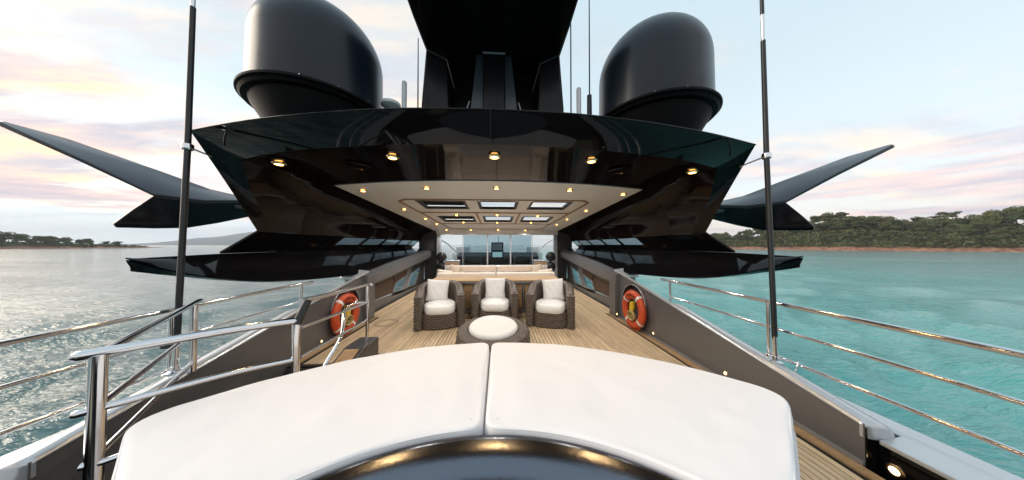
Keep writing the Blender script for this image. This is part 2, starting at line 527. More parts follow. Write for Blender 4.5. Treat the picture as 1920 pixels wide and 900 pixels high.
# ================================================================== SETTING: sea, shores
def build_sea():
    nr, na = 300, 900
    radii = 2.0 * (7400 / 2.0) ** (np.linspace(0, 1, nr) ** 1.25)
    ang = np.linspace(0, 2 * np.pi, na, endpoint=False)
    rr, aa = np.meshgrid(radii, ang, indexing='ij')
    x = rr * np.cos(aa); y = rr * np.sin(aa)
    dr = np.gradient(radii)[:, None] + 0 * rr
    spacing = np.maximum(dr, rr * 2 * np.pi / na)
    r2 = np.random.RandomState(3)
    z = np.zeros_like(x)
    for i in range(60):
        lam = 0.7 * (9.0 / 0.7) ** r2.rand()
        th = R(115) + r2.randn() * 0.55
        k = 2 * np.pi / lam
        amp = 0.016 * lam ** 0.45
        att = np.clip((lam / spacing - 2.5) / 3.0, 0, 1)
        ph = k * (x * np.cos(th) + y * np.sin(th)) + r2.rand() * 6.283
        z += att * amp * (np.sin(ph) + 0.25 * np.sin(2 * ph + 1.0))
    me = bpy.data.meshes.new('sea')
    co = np.stack([x, y, z + WATER], -1).reshape(-1, 3)
    idx = np.arange(nr * na).reshape(nr, na)
    a = idx[:-1, :]; b = idx[1:, :]
    a2 = np.roll(a, -1, 1); b2 = np.roll(b, -1, 1)
    quads = np.stack([a, b, b2, a2], -1).reshape(-1, 4)
    me.from_pydata(co.tolist(), [], quads.tolist() + [tuple(range(na))])
    me.polygons.foreach_set('use_smooth', [True] * len(me.polygons))
    me.materials.append(M['sea'])
    o = bpy.data.objects.new('sea', me); COL.objects.link(o)
    return struct(o)
build_sea()

def fbm(x, y, s, oct=4):
    return mnoise.fractal((x * s, y * s, 3.7), 1.0, 2.0, oct)

def shore_strip(name, line, depth, hmax, ramp, mname, n=120, nd=26):
    """land rising behind a shoreline polyline; returns a height function"""
    pts = resample(line, n)
    rows = []
    for i, p in enumerate(pts):
        a = pts[max(0, i - 1)]; b = pts[min(n - 1, i + 1)]
        t = (b - a).normalized()
        inland = Vector((t.y, -t.x, 0))
        if inland.dot(p) < 0: inland = -inland
        row = []
        for k in range(nd):
            d = depth * (k / (nd - 1)) ** 1.6
            w = p + inland * d
            s = i / (n - 1)
            h = hmax * ramp(s) * (1 - math.exp(-d / (depth * 0.33))) * (0.75 + 0.6 * fbm(w.x, w.y, 0.012))
            beach = min(1, d / 5.0) * (1.1 + 0.9 * fbm(w.x, w.y, 0.09))
            row.append((w.x + 2.5 * fbm(w.x, w.y, 0.05) * (d < 8), w.y, WATER - 0.8 + (beach + 0.8 if d > 0 else 0) + h * min(1, d / 12)))
        rows.append(row)
    mb = MB(); mb.grid(rows)
    o = mb.build(name, mname, smooth=60)
    return struct(o), rows

rocky = mat('shore_ground', (0.2, 0.12, 0.08), 0.95)
def shore_material():
    nt = rocky.node_tree
    g = nt.nodes.new('ShaderNodeNewGeometry'); sp = nt.nodes.new('ShaderNodeSeparateXYZ')
    nt.links.new(g.outputs['Position'], sp.inputs[0])
    n = nt.nodes.new('ShaderNodeTexNoise'); n.inputs['Scale'].default_value = 0.35; n.inputs['Detail'].default_value = 8
    nt.links.new(g.outputs['Position'], n.inputs['Vector'])
    r = nt.nodes.new('ShaderNodeValToRGB')
    e = r.color_ramp.elements
    e[0].position = 0.3; e[0].color = (0.13, 0.06, 0.04, 1)
    e[1].position = 0.7; e[1].color = (0.44, 0.23, 0.14, 1)
    nt.links.new(n.outputs['Fac'], r.inputs[0])
    mr = nt.nodes.new('ShaderNodeMapRange'); mr.inputs[1].default_value = WATER + 2.2; mr.inputs[2].default_value = WATER + 4.0
    nt.links.new(sp.outputs[2], mr.inputs[0])
    mx = nt.nodes.new('ShaderNodeMix'); mx.data_type = 'RGBA'
    nt.links.new(mr.outputs[0], mx.inputs[0]); nt.links.new(r.outputs[0], mx.inputs[6]); mx.inputs[7].default_value = (0.055, 0.058, 0.026, 1)
    nt.links.new(mx.outputs[2], nt.nodes['Principled BSDF'].inputs['Base Color'])
    bp = nt.nodes.new('ShaderNodeBump'); bp.inputs['Distance'].default_value = 0.8
    nt.links.new(n.outputs['Fac'], bp.inputs['Height']); nt.links.new(bp.outputs[0], nt.nodes['Principled BSDF'].inputs['Normal'])
shore_material()
M['shore'] = rocky

SH_R = [at(1250, 465.5, z=WATER), at(1400, 467.5, z=WATER), at(1600, 470, z=WATER), at(1800, 471.8, z=WATER), at(1920, 472.8, z=WATER), (430, 60, WATER), (470, -60, WATER)]
SH_R = [Vector((p[0], p[1], WATER)) for p in SH_R]
hill_r, rows_r = shore_strip('starboard_shore', SH_R, 150, 31, lambda s: 0.82 + 0.18 * min(1, s * 2.0), 'shore')
SH_L = [Vector(p) for p in ((-760, -80, WATER), (-680, 120, WATER), (-590, 270, WATER), (-560, 340, WATER), (-556, 395, WATER), (-562, 432, WATER))]
hill_l, rows_l = shore_strip('port_island', SH_L, 110, 9, lambda s: max(0.0, min(1, (1 - s) * 4)), 'shore')

# far mountains to port of the bow
def mountain():
    rows = []
    for j, (dist, hh) in enumerate(((5200, 0.0), (5600, 0.55), (6100, 1.0), (6800, 0.6))):
        row = []
        for i in range(90):
            a = R(-62 + 50 * i / 89)
            px = -62 + 50 * i / 89
            env = math.exp(-((px + 40) / 7.0) ** 2) * 300 + math.exp(-((px + 30) / 6.0) ** 2) * 260 + math.exp(-((px + 49) / 5.0) ** 2) * 90
            x = dist * math.sin(a); y = dist * math.cos(a)
            h = env * hh * (0.85 + 0.45 * fbm(x, y, 0.0016, 5))
            row.append((x, y, WATER - 2 + h))
        rows.append(row)
    mb = MB(); mb.grid(rows)
    struct(mb.build('mountain_ridge', 'mountain', smooth=80))
mountain()

# ---- pines
def crown_mesh(i):
    r = random.Random(40 + i)
    mb = MB()
    lobes = []
    nl = r.randint(10, 13)
    for k in range(nl):
        a = r.uniform(0, 6.283); d = r.uniform(0.4, 3.2)
        lobes.append((Vector((math.cos(a) * d, math.sin(a) * d, r.uniform(4.6, 9.0) - d * 0.30)), r.uniform(1.5, 2.5), r.uniform(0.8, 1.4)))
    for c, rx, rz in lobes:
        for q in range(150):
            v = Vector((r.gauss(0, 1), r.gauss(0, 1), r.gauss(0, 1))).normalized()
            if v.z < -0.25: v.z *= 0.4
            rad = r.uniform(0.75, 1.05)
            p = c + Vector((v.x * rx, v.y * rx, v.z * rz)) * rad
            s = r.uniform(0.20, 0.46)
            t1 = Vector((r.gauss(0, 1), r.gauss(0, 1), r.gauss(0, 0.6))).normalized()
            t2 = v.cross(t1).normalized() if abs(v.dot(t1)) < 0.95 else Vector((0, 0, 1))
            t1 = (t1 + v * 0.3).normalized()
            mb.add([p - t1 * s, p + t2 * s * 0.7, p + t1 * s, p - t2 * s * 0.7 + v * s * 0.3], [(0, 1, 2, 3)])
    return mb.mesh('pine_crown', 'leaf%d' % (i % 3), merge=False)
def trunk_mesh(i):
    r = random.Random(80 + i)
    mb = MB()
    bend = Vector((r.uniform(-0.8, 0.8), r.uniform(-0.8, 0.8), 0))
    p = [Vector((0, 0, -1.5)), Vector((0, 0, 2)) + bend * 0.3, Vector((0, 0, 5)) + bend * 0.7, Vector((0, 0, 7.6)) + bend * 0.4]
    mb.tube(p, [0.30, 0.24, 0.18, 0.10], 6)
    for k in range(5):
        a = r.uniform(0, 6.283)
        b0 = p[2].lerp(p[3], r.uniform(-0.2, 0.6))
        mb.tube([b0, b0 + Vector((math.cos(a) * 1.3, math.sin(a) * 1.3, 1.1)), b0 + Vector((math.cos(a) * 2.4, math.sin(a) * 2.4, 1.7))], [0.10, 0.07, 0.03], 5)
    return mb.mesh('pine_trunk', 'bark')
CROWNS = [crown_mesh(i) for i in range(7)]
TRUNKS = [trunk_mesh(i) for i in range(4)]
def pine(p, s, r, label, group, squash=1.0):
    t = thing('pine_tree', label, 'tree', p, group)
    t.rotation_euler = (0, 0, r.uniform(0, 6.283))
    s *= 1.28
    t.scale = (s * r.uniform(0.9, 1.15), s * r.uniform(0.9, 1.15), s * squash)
    for nm, me in (('trunk', r.choice(TRUNKS)), ('crown', r.choice(CROWNS))):
        o = bpy.data.objects.new(nm, me); COL.objects.link(o); o.parent = t
    return t
def row_point(rows, u, w):
    i = min(len(rows) - 2, int(u * (len(rows) - 1))); fu = u * (len(rows) - 1) - i
    nd = len(rows[0])
    k = min(nd - 2, int(w * (nd - 1))); fw = w * (nd - 1) - k
    a = Vector(rows[i][k]).lerp(Vector(rows[i + 1][k]), fu)
    b = Vector(rows[i][k + 1]).lerp(Vector(rows[i + 1][k + 1]), fu)
    return a.lerp(b, fw)
tr = random.Random(11)
for w, n, sc, lab, sq in ((0.24, 60, 0.50, 'low young pine at the front edge of the wood above the red starboard shore', 0.75),
                      (0.40, 50, 0.85, 'spreading pine in the front rows of the wood behind the red starboard shore', 0.95),
                      (0.54, 48, 1.0, 'tall umbrella pine in the middle of the starboard wood', 1.0),
                      (0.70, 44, 1.1, 'umbrella pine on the upper slope of the starboard wood', 1.05),
                      (0.88, 44, 1.0, 'umbrella pine on the skyline of the starboard wood', 1.0)):
    for i in range(n):
        u = min(0.995, max(0.0, (i + tr.uniform(-0.45, 0.45)) / n)) * 0.80
        pine(row_point(rows_r, u, w + tr.uniform(-0.05, 0.05)), sc * tr.uniform(0.8, 1.25), tr, lab, 'pines of the starboard wood, row %s' % lab.split(' in ')[-1].split(' on ')[-1][:40], sq)
for w, n, sc, lab in ((0.33, 40, 0.85, 'small dark pine along the water on the far port island'),
                      (0.55, 38, 1.15, 'dark pine in the middle of the far port island'),
                      (0.78, 36, 1.3, 'dark pine standing along the back of the far port island')):
    for i in range(n):
        u = 0.22 + 0.745 * (i + tr.uniform(-0.4, 0.4)) / n
        s_ = sc * tr.uniform(0.8, 1.2) * (1.0 if u < 0.80 else 0.72)
        pine(row_point(rows_l, u, w + tr.uniform(-0.07, 0.07)), s_, tr, lab, 'pines of the port island: ' + lab[:30])
# undergrowth below the pines
def undergrowth(name, rows, u0, u1, w0, w1, count, label, seed):
    r = random.Random(seed)
    mb = MB()
    for i in range(count):
        c = row_point(rows, r.uniform(u0, u1), r.uniform(w0, w1))
        hh = r.uniform(1.2, 4.2)
        for q in range(9):
            v = Vector((r.gauss(0, 1), r.gauss(0, 1), abs(r.gauss(0, 1)))).normalized()
            p = c + Vector((v.x * hh * 1.1, v.y * hh * 1.1, v.z * hh))
            s = r.uniform(0.5, 1.2)
            t1 = Vector((r.gauss(0, 1), r.gauss(0, 1), r.gauss(0, .7))).normalized(); t2 = Vector((r.gauss(0, 1), r.gauss(0, 1), r.gauss(0, .7))).normalized()
            mb.add([p - t1 * s, p + t2 * s, p + t1 * s, p - t2 * s], [(0, 1, 2, 3)])
    o = mb.build(name, 'scrub', merge=False)
    tag(o, label, 'undergrowth', kind='stuff')
undergrowth('undergrowth', rows_r, 0.0, 0.85, 0.13, 0.95, 5200, 'dense green scrub between the pines on the starboard shore', 5)
undergrowth('undergrowth', rows_l, 0.15, 0.985, 0.16, 0.95, 1900, 'dark scrub between the pines on the port island', 6)

# ================================================================== SETTING: deck
deck = struct(MB().box(-2.74, 2.74, 3.12, 13.0, -0.12, -0.012).build('deck', 'caulk'))
o = MB().box(-1.50, 2.56, -2.5, 3.12, -0.12, -0.012).build('deck_aft_base', 'caulk', deck)
o.name = 'deck_base'
def planks():
    r = random.Random(21)
    pitch, gap, L0 = 0.0545, 0.0095, 4.0
    me_cache = {}
    n = 0
    x = -2.66
    while x < 2.66:
        x1 = x + pitch - gap
        ax = max(abs(x), abs(x1))
        y0 = 1.0 if x > -1.46 else 3.16
        if ax > 2.44: y0 = max(y0, 5.12)
        y1 = 9.15
        cuts = [y0]
        c = y0 + r.uniform(1.4, 3.9)
        while c < y1 - 1.0:
            cuts.append(c); c += r.uniform(2.8, 3.8)
        cuts.append(y1)
        for a, b in zip(cuts, cuts[1:]):
            key = round(b - a, 1)
            mb = MB().box(x, x1, a + 0.003, b - 0.003, -0.02, r.uniform(-0.0008, 0.0008))
            mb.build('plank', 'teak', deck)
            n += 1
        x += pitch
    return n
planks()
for sx in (-1, 1):
    y0 = 3.16 if sx < 0 else 0.9
    MB().box(min(sx * 2.452, sx * 2.53), max(sx * 2.452, sx * 2.53), y0, 5.10, -0.02, 0.004).build('margin_plank', 'teak_trim', deck)
ringm = MB().lathe([(0.165, 0.0), (0.165, 0.004), (0.215, 0.004), (0.215, 0.0)], (-2.08, 4.72, 0.001), 40, caps=False)
ringm.build('deck_hatch_ring', 'teak_ring', deck, smooth=30)

# ================================================================== BULWARKS
def cap_z(y):
    return 0.28 + (y - 1.5) * 0.2
def bulwark(sx, nm):
    root = thing('bulwark', {'port': 'taupe metallic bulwark with silver cap beside the stairwell, port side', 'starboard': 'taupe metallic bulwark with silver cap along the open teak deck, starboard side'}[nm], 'bulwark', (sx * 2.6, 3.0, 0))
    def B(mb, name, m, **kw):
        return adopt(mb.build(name, m, None, **kw), root)
    xw = sx * 2.55
    zlow = -0.02 if sx > 0 else -1.2
    # aft wall with the round niche for the life ring
    cy, cz, cr = 4.27, 0.375, 0.385
    ys0, ys1 = 3.75, 4.80
    mb = MB()
    mb.prism([(xw, 1.5, zlow), (xw, ys0, zlow), (xw, ys0, cap_z(ys0)), (xw, 1.5, cap_z(1.5))], (sx * 0.03, 0, 0))
    if zlow < -0.1:
        mb.prism([(xw, ys0, zlow), (xw, ys1, zlow), (xw, ys1, -0.03), (xw, ys0, -0.03)], (sx * 0.03, 0, 0))
    # ring of quads between the circle and the panel border
    N = 48
    inner = []; outer = []
    for k in range(N):
        a = 2 * math.pi * k / N
        dy, dz = math.cos(a), math.sin(a)
        zz = max(cz + cr * dz, 0.012)
        inner.append((xw, cy + cr * dy, zz))
        ts = []
        if dy > 1e-6: ts.append((ys1 - cy) / dy)
        if dy < -1e-6: ts.append((ys0 - cy) / dy)
        if dz < -1e-6: ts.append((-0.03 - cz) / dz)
        # sloping top z = cap_z(y)
        den_ = dz - 0.2 * dy
        if den_ > 1e-6: ts.append((cap_z(cy) - cz) / den_)
        t = min(ts)
        outer.append((xw, cy + t * dy, cz + t * dz))
    mb.add(inner + outer, [(k, (k + 1) % N, N + (k + 1) % N, N + k) for k in range(N)])
    B(mb, 'inner_wall', 'taupe')
    nb = MB()
    back = [(xw + sx * 0.11, p[1], p[2]) for p in inner]
    nb.add(inner + back, [(k, (k + 1) % N, N + (k + 1) % N, N + k) for k in range(N)] + [tuple(range(N, 2 * N))])
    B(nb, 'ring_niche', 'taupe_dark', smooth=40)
    rim = MB(); rim.tube([(xw - sx * 0.004, p[1], p[2]) for p in inner] + [(xw - sx * 0.004, inner[0][1], inner[0][2])], 0.007, 6, False)
    B(rim, 'niche_rim', 'silver', smooth=60)
    # cap: aft wide part and narrower rising part
    def cap(y0, y1, prof, n=14):
        rows = []
        for i in range(n + 1):
            y = y0 + (y1 - y0) * i / n
            e = 1.0
            rows.append([(sx * px_, y, cap_z(y) + dz_) for px_, dz_ in prof])
        return rows
    profA = [(2.545, -0.012), (2.55, 0.004), (2.58, 0.018), (2.65, 0.012), (2.71, -0.012), (2.765, -0.06), (2.795, -0.14), (2.80, -0.5), (2.80, -1.5)]
    rows = cap(1.52, 3.30, profA)
    nose = []
    for k in range(0, 9):        # rounded aft end
        a = k / 8 * math.pi / 2
        nose.append([(sx * (2.67 + (p - 2.67) * max(0.02, math.cos(a))), 1.52 - 0.05 * math.sin(a), cap_z(1.52) + d * math.cos(a) - 0.03 * (1 - math.cos(a))) for p, d in profA[:7]])
    mbc = MB().grid(rows); mbc.f.append(tuple(range(len(profA))))
    B(mbc, 'cap', 'silver', smooth=50)
    B(MB().grid(nose), 'cap_end', 'silver', smooth=60)
    bd = [r[0] for r in nose] + [r[-1] for r in nose[::-1]]
    B(MB().grid([bd, [(p[0], p[1], 0.19) for p in bd]]), 'cap_end_skirt', 'silver', smooth=60)
    profB = [(2.545, -0.012), (2.55, 0.004), (2.575, 0.012), (2.64, -0.02), (2.71, -0.10), (2.75, -0.22), (2.76, -0.6), (2.76, -1.5)]
    B(MB().grid(cap(3.30, 4.62, profB)), 'upper_cap', 'silver', smooth=50)
    B(MB().prism([(sx * 2.765, 3.1, 0.46), (sx * 2.88, 3.28, 0.46), (sx * 2.88, 4.6, 0.42), (sx * 2.765, 4.6, 0.42)], (0, 0, -1.6)), 'side_deck', 'silver')
    # silver nub where the cap meets the raised side
    nub = MB().prism([(sx * 2.53, 4.52, 0.86), (sx * 2.53, 4.95, 0.93), (sx * 3.02, 4.75, 1.03), (sx * 2.80, 4.50, 0.86)], (0, 0, 0.05))
    B(nub, 'cap_fairing', 'silver', bevel=0.015)
    # toe rail at the foot of the wall
    if sx > 0:
        B(MB().box(xw - 0.018, xw - 0.001, 1.5, 4.98, 0.0045, 0.03), 'toe_rail', 'grey_frame')
        B(MB().prism([(xw + .002, 1.498, -0.05), (xw + 0.2, 1.498, -0.05), (xw + 0.2, 1.498, 0.185), (xw + .002, 1.498, 0.262)], (0, -0.004, 0)), 'end_plate', 'black')
    # lower side deck further aft with black recess below
    zl = 0.20
    B(MB().prism([(sx * 2.60, 1.47, zl), (sx * 2.805, 1.49, zl), (sx * 2.805, 2.9, zl), (sx * 2.98, 2.5, zl), (sx * 2.98, -3.0, zl + 0.02), (sx * 2.60, -3.0, zl + 0.02)], (0, 0, -0.03)), 'aft_side_cap', 'silver', bevel=0.008)
    B(MB().box(min(sx * 2.64, sx * 2.70), max(sx * 2.64, sx * 2.70), -3.0, 1.49, -0.9, zl - 0.032), 'recess_panel', 'black')
    B(MB().box(min(sx * 2.5, sx * 2.64), max(sx * 2.5, sx * 2.64), -3.0, 1.49, -0.95, -0.9), 'recess_floor', 'black')
    # forward raised side: step, recessed wall with windows, beam above
    xf = sx * 2.74
    B(MB().box(min(sx * 2.475, sx * 2.56), max(sx * 2.475, sx * 2.56), 4.80, 5.06, -0.02, 0.90), 'step_pillar', 'taupe')
    wins = [[(736, 547.5), (742, 530.6), (761.7, 516.4), (753.7, 543)], [(763.5, 537.7), (771.5, 512), (787.5, 500.4), (777.7, 533.3)]]
    polys = []
    for w in wins:
        q = [at(a, b, X=-2.74) for a, b in w]
        polys.append([(p.y, max(0.13, p.z)) for p in q])
    (w1, w2) = polys
    zt = 0.70
    def wall(pts, nm_='side_wall', m='taupe'):
        B(MB().prism([(xf, y, z) for y, z in pts], (sx * 0.03, 0, 0)), nm_, m)
    # polys: bottom-aft, top-aft, top-fwd, bottom-fwd
    wall([(5.06, -0.02), (9.15, -0.02), (9.15, 0.10), (5.06, 0.25)])
    wall([(5.06, 0.25), (w1[0][0] + (0.0), w1[0][1] - 0.02), w1[0], w1[1], w1[2], (7.6, 0.95), (5.06, 0.92)], 'pocket_panel', 'brown_panel')
    wall([w1[0], (w1[0][0], w1[0][1] - 0.1), (w1[3][0], 0.12), w1[3]])
    wall([w1[3], (w1[3][0], 0.12), (w2[0][0], 0.12), w2[0], w2[1], (w2[1][0], 0.96), (w1[2][0], 0.96), w1[2]], 'window_mullion', 'grey_frame')
    wall([w2[0], (w2[0][0], 0.115), (w2[3][0], 0.10), w2[3]])
    wall([w2[3], (w2[3][0], 0.10), (9.15, 0.10), (9.15, 1.0), (w2[1][0], 1.0), w2[1], w2[2]], 'window_mullion', 'taupe_dark')
    for wq in polys:
        wn_ = B(MB().prism([(xf + sx * 0.012, y, z) for y, z in wq], (sx * 0.006, 0, 0)), 'window', 'tint')
        pts = [(xf - sx * 0.004, y, z) for y, z in wq]
        f = MB().tube(pts + [pts[0]], 0.014, 6, False).build('frame', 'grey_frame', None)
        f.parent = wn_
    # beam
    rows = []
    for i in range(25):
        y = 4.78 + (9.15 - 4.78) * i / 24
        zt_ = 0.90 + (y - 4.78) * 0.085
        wd = 0.05 * math.sin(min(1, i / 6) * math.pi / 2)
        rows.append([(sx * 2.742, y, zt_ - 0.24 - wd), (sx * 2.52, y, zt_ - 0.22 - wd), (sx * 2.475, y, zt_ - 0.17 - wd), (sx * 2.48, y, zt_ - 0.03), (sx * 2.53, y, zt_), (sx * 2.80, y, zt_ + 0.05), (sx * 2.9, y, zt_ + 0.02), (sx * 2.9, y, zt_ - 0.3)])
    mbm = MB().grid(rows)
    mbm.f.append(tuple(range(8))); mbm.f.append(tuple(24 * 8 + k for k in range(8)))
    B(mbm, 'side_beam', 'taupe', smooth=35)
    # oval grab pocket
    pk = MB()
    pk.tube(smooth_path([(xf - sx * 0.01, 5.4, 0.40), (xf - sx * 0.01, 5.6, 0.60), (xf - sx * 0.01, 6.0, 0.70), (xf - sx * 0.01, 6.5, 0.66), (xf - sx * 0.01, 6.62, 0.50)], 6), 0.014, 6)
    B(pk, 'pocket_trim', 'taupe_dark', smooth=60)
    return root
for sx, nm in SIDES:
    bulwark(sx, nm)

# hull below the deck level
def hull():
    root = thing('hull', 'dark yacht hull below the side decks, sides dropping to the water', 'hull', (0, 0, WATER))
    ys = [-6, -3, 1.4, 4.6, 9, 14, 20, 26]
    for sx, nm in SIDES:
        rows = []
        for y in ys:
            taper = 1.0 if y < 10 else max(0.02, 1 - ((y - 10) / 16) ** 1.6)
            rows.append([(sx * 2.93 * taper, y, 0.16 if y < 1.45 else 0.12), (sx * 2.97 * taper, y, -0.6), (sx * 2.85 * taper, y, -2.2), (sx * 2.3 * taper, y, WATER - 0.6)])
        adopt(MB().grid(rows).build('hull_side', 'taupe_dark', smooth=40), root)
    adopt(MB().box(-2.9, 2.9, -6.02, -6.0, WATER - 0.5, 0.15).build('transom', 'taupe_dark'), root)
    adopt(MB().box(-2.48, 2.48, -6.0, -2.5, -0.94, -0.9).build('cockpit_floor', 'teak'), root)
hull()

# ================================================================== STAIRWELL (port)
st = thing('stairwell', 'dark stairwell with teak treads inside the port bulwark', 'stairs', (-2.0, 2.3, -1.2))
for i in range(5):
    y1 = 3.10 - i * 0.27
    z = -0.19 - i * 0.2
    s_ = adopt(MB().box(-2.54, -1.53, y1 - 0.30, y1, z - 0.035, z).build('tread', 'teak', bevel=0.006), st)
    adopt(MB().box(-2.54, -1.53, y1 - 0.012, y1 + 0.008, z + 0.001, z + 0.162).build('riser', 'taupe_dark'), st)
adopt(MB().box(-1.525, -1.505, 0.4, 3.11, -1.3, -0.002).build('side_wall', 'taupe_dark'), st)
adopt(MB().box(-2.54, -1.53, 0.4, 3.11, -1.32, -1.3).build('well_floor', 'black_satin'), st)
adopt(MB().box(-2.54, -1.53, 0.38, 0.40, -1.3, -0.05).build('aft_wall', 'black_satin'), st)
cm = MB().prism([(-1.76, 2.25, -0.05), (-1.76, 3.28, -0.05), (-1.76, 3.28, 0.28), (-1.76, 2.95, 0.28), (-1.76, 2.25, 0.02)], (0.24, 0, 0))
adopt(cm.build('coaming', 'taupe_dark', bevel=0.012), st)
adopt(MB().box(-1.80, -1.44, 2.3, 3.36, 0.004, 0.022).build('coaming_foot', 'grey_frame', bevel=0.004), st)
adopt(MB().prism([(-1.72, 2.30, 0.048), (-1.56, 2.30, 0.048), (-1.56, 2.90, 0.268), (-1.72, 2.90, 0.268)], (0, 0, 0.012)).build('coaming_top', 'teak_trim'), st)

# ================================================================== HARDTOP
def zceil(y):
    return 2.40 - max(0, y - 3.4) * 0.0621
HT = thing('hardtop', 'glossy black hardtop roof over the deck with white ceiling inset', 'hardtop', (0, 5.0, 2.4))
def H(mb, name, m, **kw):
    return adopt(mb.build(name, m, None, **kw), HT)
OUT = [(0, 1.91, 2.60), (0.7, 1.935, 2.598), (1.4, 2.02, 2.59), (2.1, 2.15, 2.572), (2.76, 2.32, 2.55)]
OUT2 = [(2.76, 2.32, 2.55), (2.82, 2.70, 2.12), (2.90, 3.10, 1.66)]
INN = [(0, 2.08, 2.385), (0.7, 2.115, 2.385), (1.35, 2.21, 2.383), (2.0, 2.35, 2.38), (2.56, 2.56, 2.37)]
INN2 = [(2.56, 2.56, 2.37), (2.72, 2.86, 2.05), (2.86, 3.28, 1.66)]
NA, NB = 22, 12
def sm(l, n):
    return resample(smooth_path(l, 10), n)
outp = sm(OUT, NA); outs = sm(OUT2, NB)
innp = sm(INN, NA); inns = sm(INN2, NB)
def both(fn, name, m, joined=True, **kw):
    out = []
    mb = MB()
    for sx in (-1, 1):
        if not joined: mb = MB()
        mb.grid([[(sx * p[0], p[1], p[2]) for p in r] for r in fn()])
        if not joined: out.append(H(mb, name, m, **kw))
    return out or H(mb, name, m, **kw)
# fascia: aft band, then the raked side bands
def fasc():
    r = []
    for t in (0, 0.06, 0.2, 0.4, 0.6, 0.8, 0.94, 1.0):
        bulge = -0.018 * math.sin(math.pi * t)
        r.append([Vector(a).lerp(b, t) + Vector((0, bulge, -bulge * 0.3)) for a, b in zip(outp, innp)])
    return r
both(fasc, 'fascia', 'black', smooth=40)
both(lambda: [[Vector(a).lerp(b, t) for a, b in zip(outs, inns)] for t in (0, 0.25, 0.5, 0.75, 1)], 'raked_edge', 'black', joined=False, smooth=40)
# underside: from the fascia's inner edge forward, flat then curving down to the sides
inner_all = innp + inns[1:]
def section(y):
    zc_ = zceil(y)
    flat = [(2.40 * i / (NA - 1), y, zc_) for i in range(NA)]
    q = smooth_path([(2.40, y, zc_), (2.62, y, zc_ - 0.10), (2.80, y, (zc_ + 1.66) / 2 + 0.02), (2.90, y, 1.66)], 8)
    q = resample(q, NB)
    return [Vector(p) for p in flat] + q[1:]
def under():
    rows = [inner_all]
    s1 = section(3.72)
    for t in (0.12, 0.3, 0.5, 0.75):
        rows.append([Vector(a).lerp(b, t) + Vector((0, 0, 0.018 * math.sin(math.pi * t))) for a, b in zip(inner_all, s1)])
    rows.append(s1)
    return rows
both(under, 'underside', 'black_under', smooth=40)
def side_under():
    return [section(y)[NA - 2:] for y in (3.72, 4.5, 5.5, 6.5, 7.5, 8.5, 9.2)]
both(side_under, 'side_vault', 'black_under', joined=False, smooth=50)
# outer sides
def outer_side():
    rows = []
    for t in (0, 0.33, 0.66, 1.0):
        r = []
        for p in outs:
            yy = p[1] + (9.25 - p[1]) * t
            dz = -max(0, yy - 3.4) * 0.05 * ((p[2] - 1.66) / 0.9)
            r.append((p[0] + 0.0, yy, p[2] + dz))
        rows.append(r)
    return rows
both(outer_side, 'outer_side', 'black', joined=False, smooth=40)
# roof skin and ceiling with six skylight openings
XS = [-2.40, -1.48, -0.56, -0.34, 0.45, 0.68, 1.50, 2.40]
YS = [4.46, 5.18, 6.02, 6.92, 9.2]
holes = {(1, 0), (3, 0), (5, 0), (1, 2), (3, 2), (5, 2)}
def ceiling_edge(x):
    return 3.30 + 0.058 * x * x
mb = MB()
n = 24
edge = [(-2.35 + 4.70 * i / n) for i in range(n + 1)]
mb.grid([[(x, ceiling_edge(x) + (4.46 - ceiling_edge(x)) * t, zceil(ceiling_edge(x) + (4.46 - ceiling_edge(x)) * t) - 0.012) for x in edge] for t in (0, 0.25, 0.6, 1)])
CX = [-2.35] + XS[1:-1] + [2.35]
for j in range(4):
    for i in range(7):
        if (i, j) in holes: continue
        ya, yb = YS[j], YS[j + 1]
        mb.add([(CX[i], ya, zceil(ya) - 0.012), (CX[i + 1], ya, zceil(ya) - 0.012), (CX[i + 1], yb, zceil(yb) - 0.012), (CX[i], yb, zceil(yb) - 0.012)], [(0, 1, 2, 3)])
H(mb, 'ceiling_panel', 'ceiling', smooth=30)
edge_tr = MB().tube([(x, ceiling_edge(x) - 0.004, zceil(ceiling_edge(x)) - 0.010) for x in edge], 0.007, 6)
H(edge_tr, 'ceiling_trim', 'grey_frame', smooth=60)
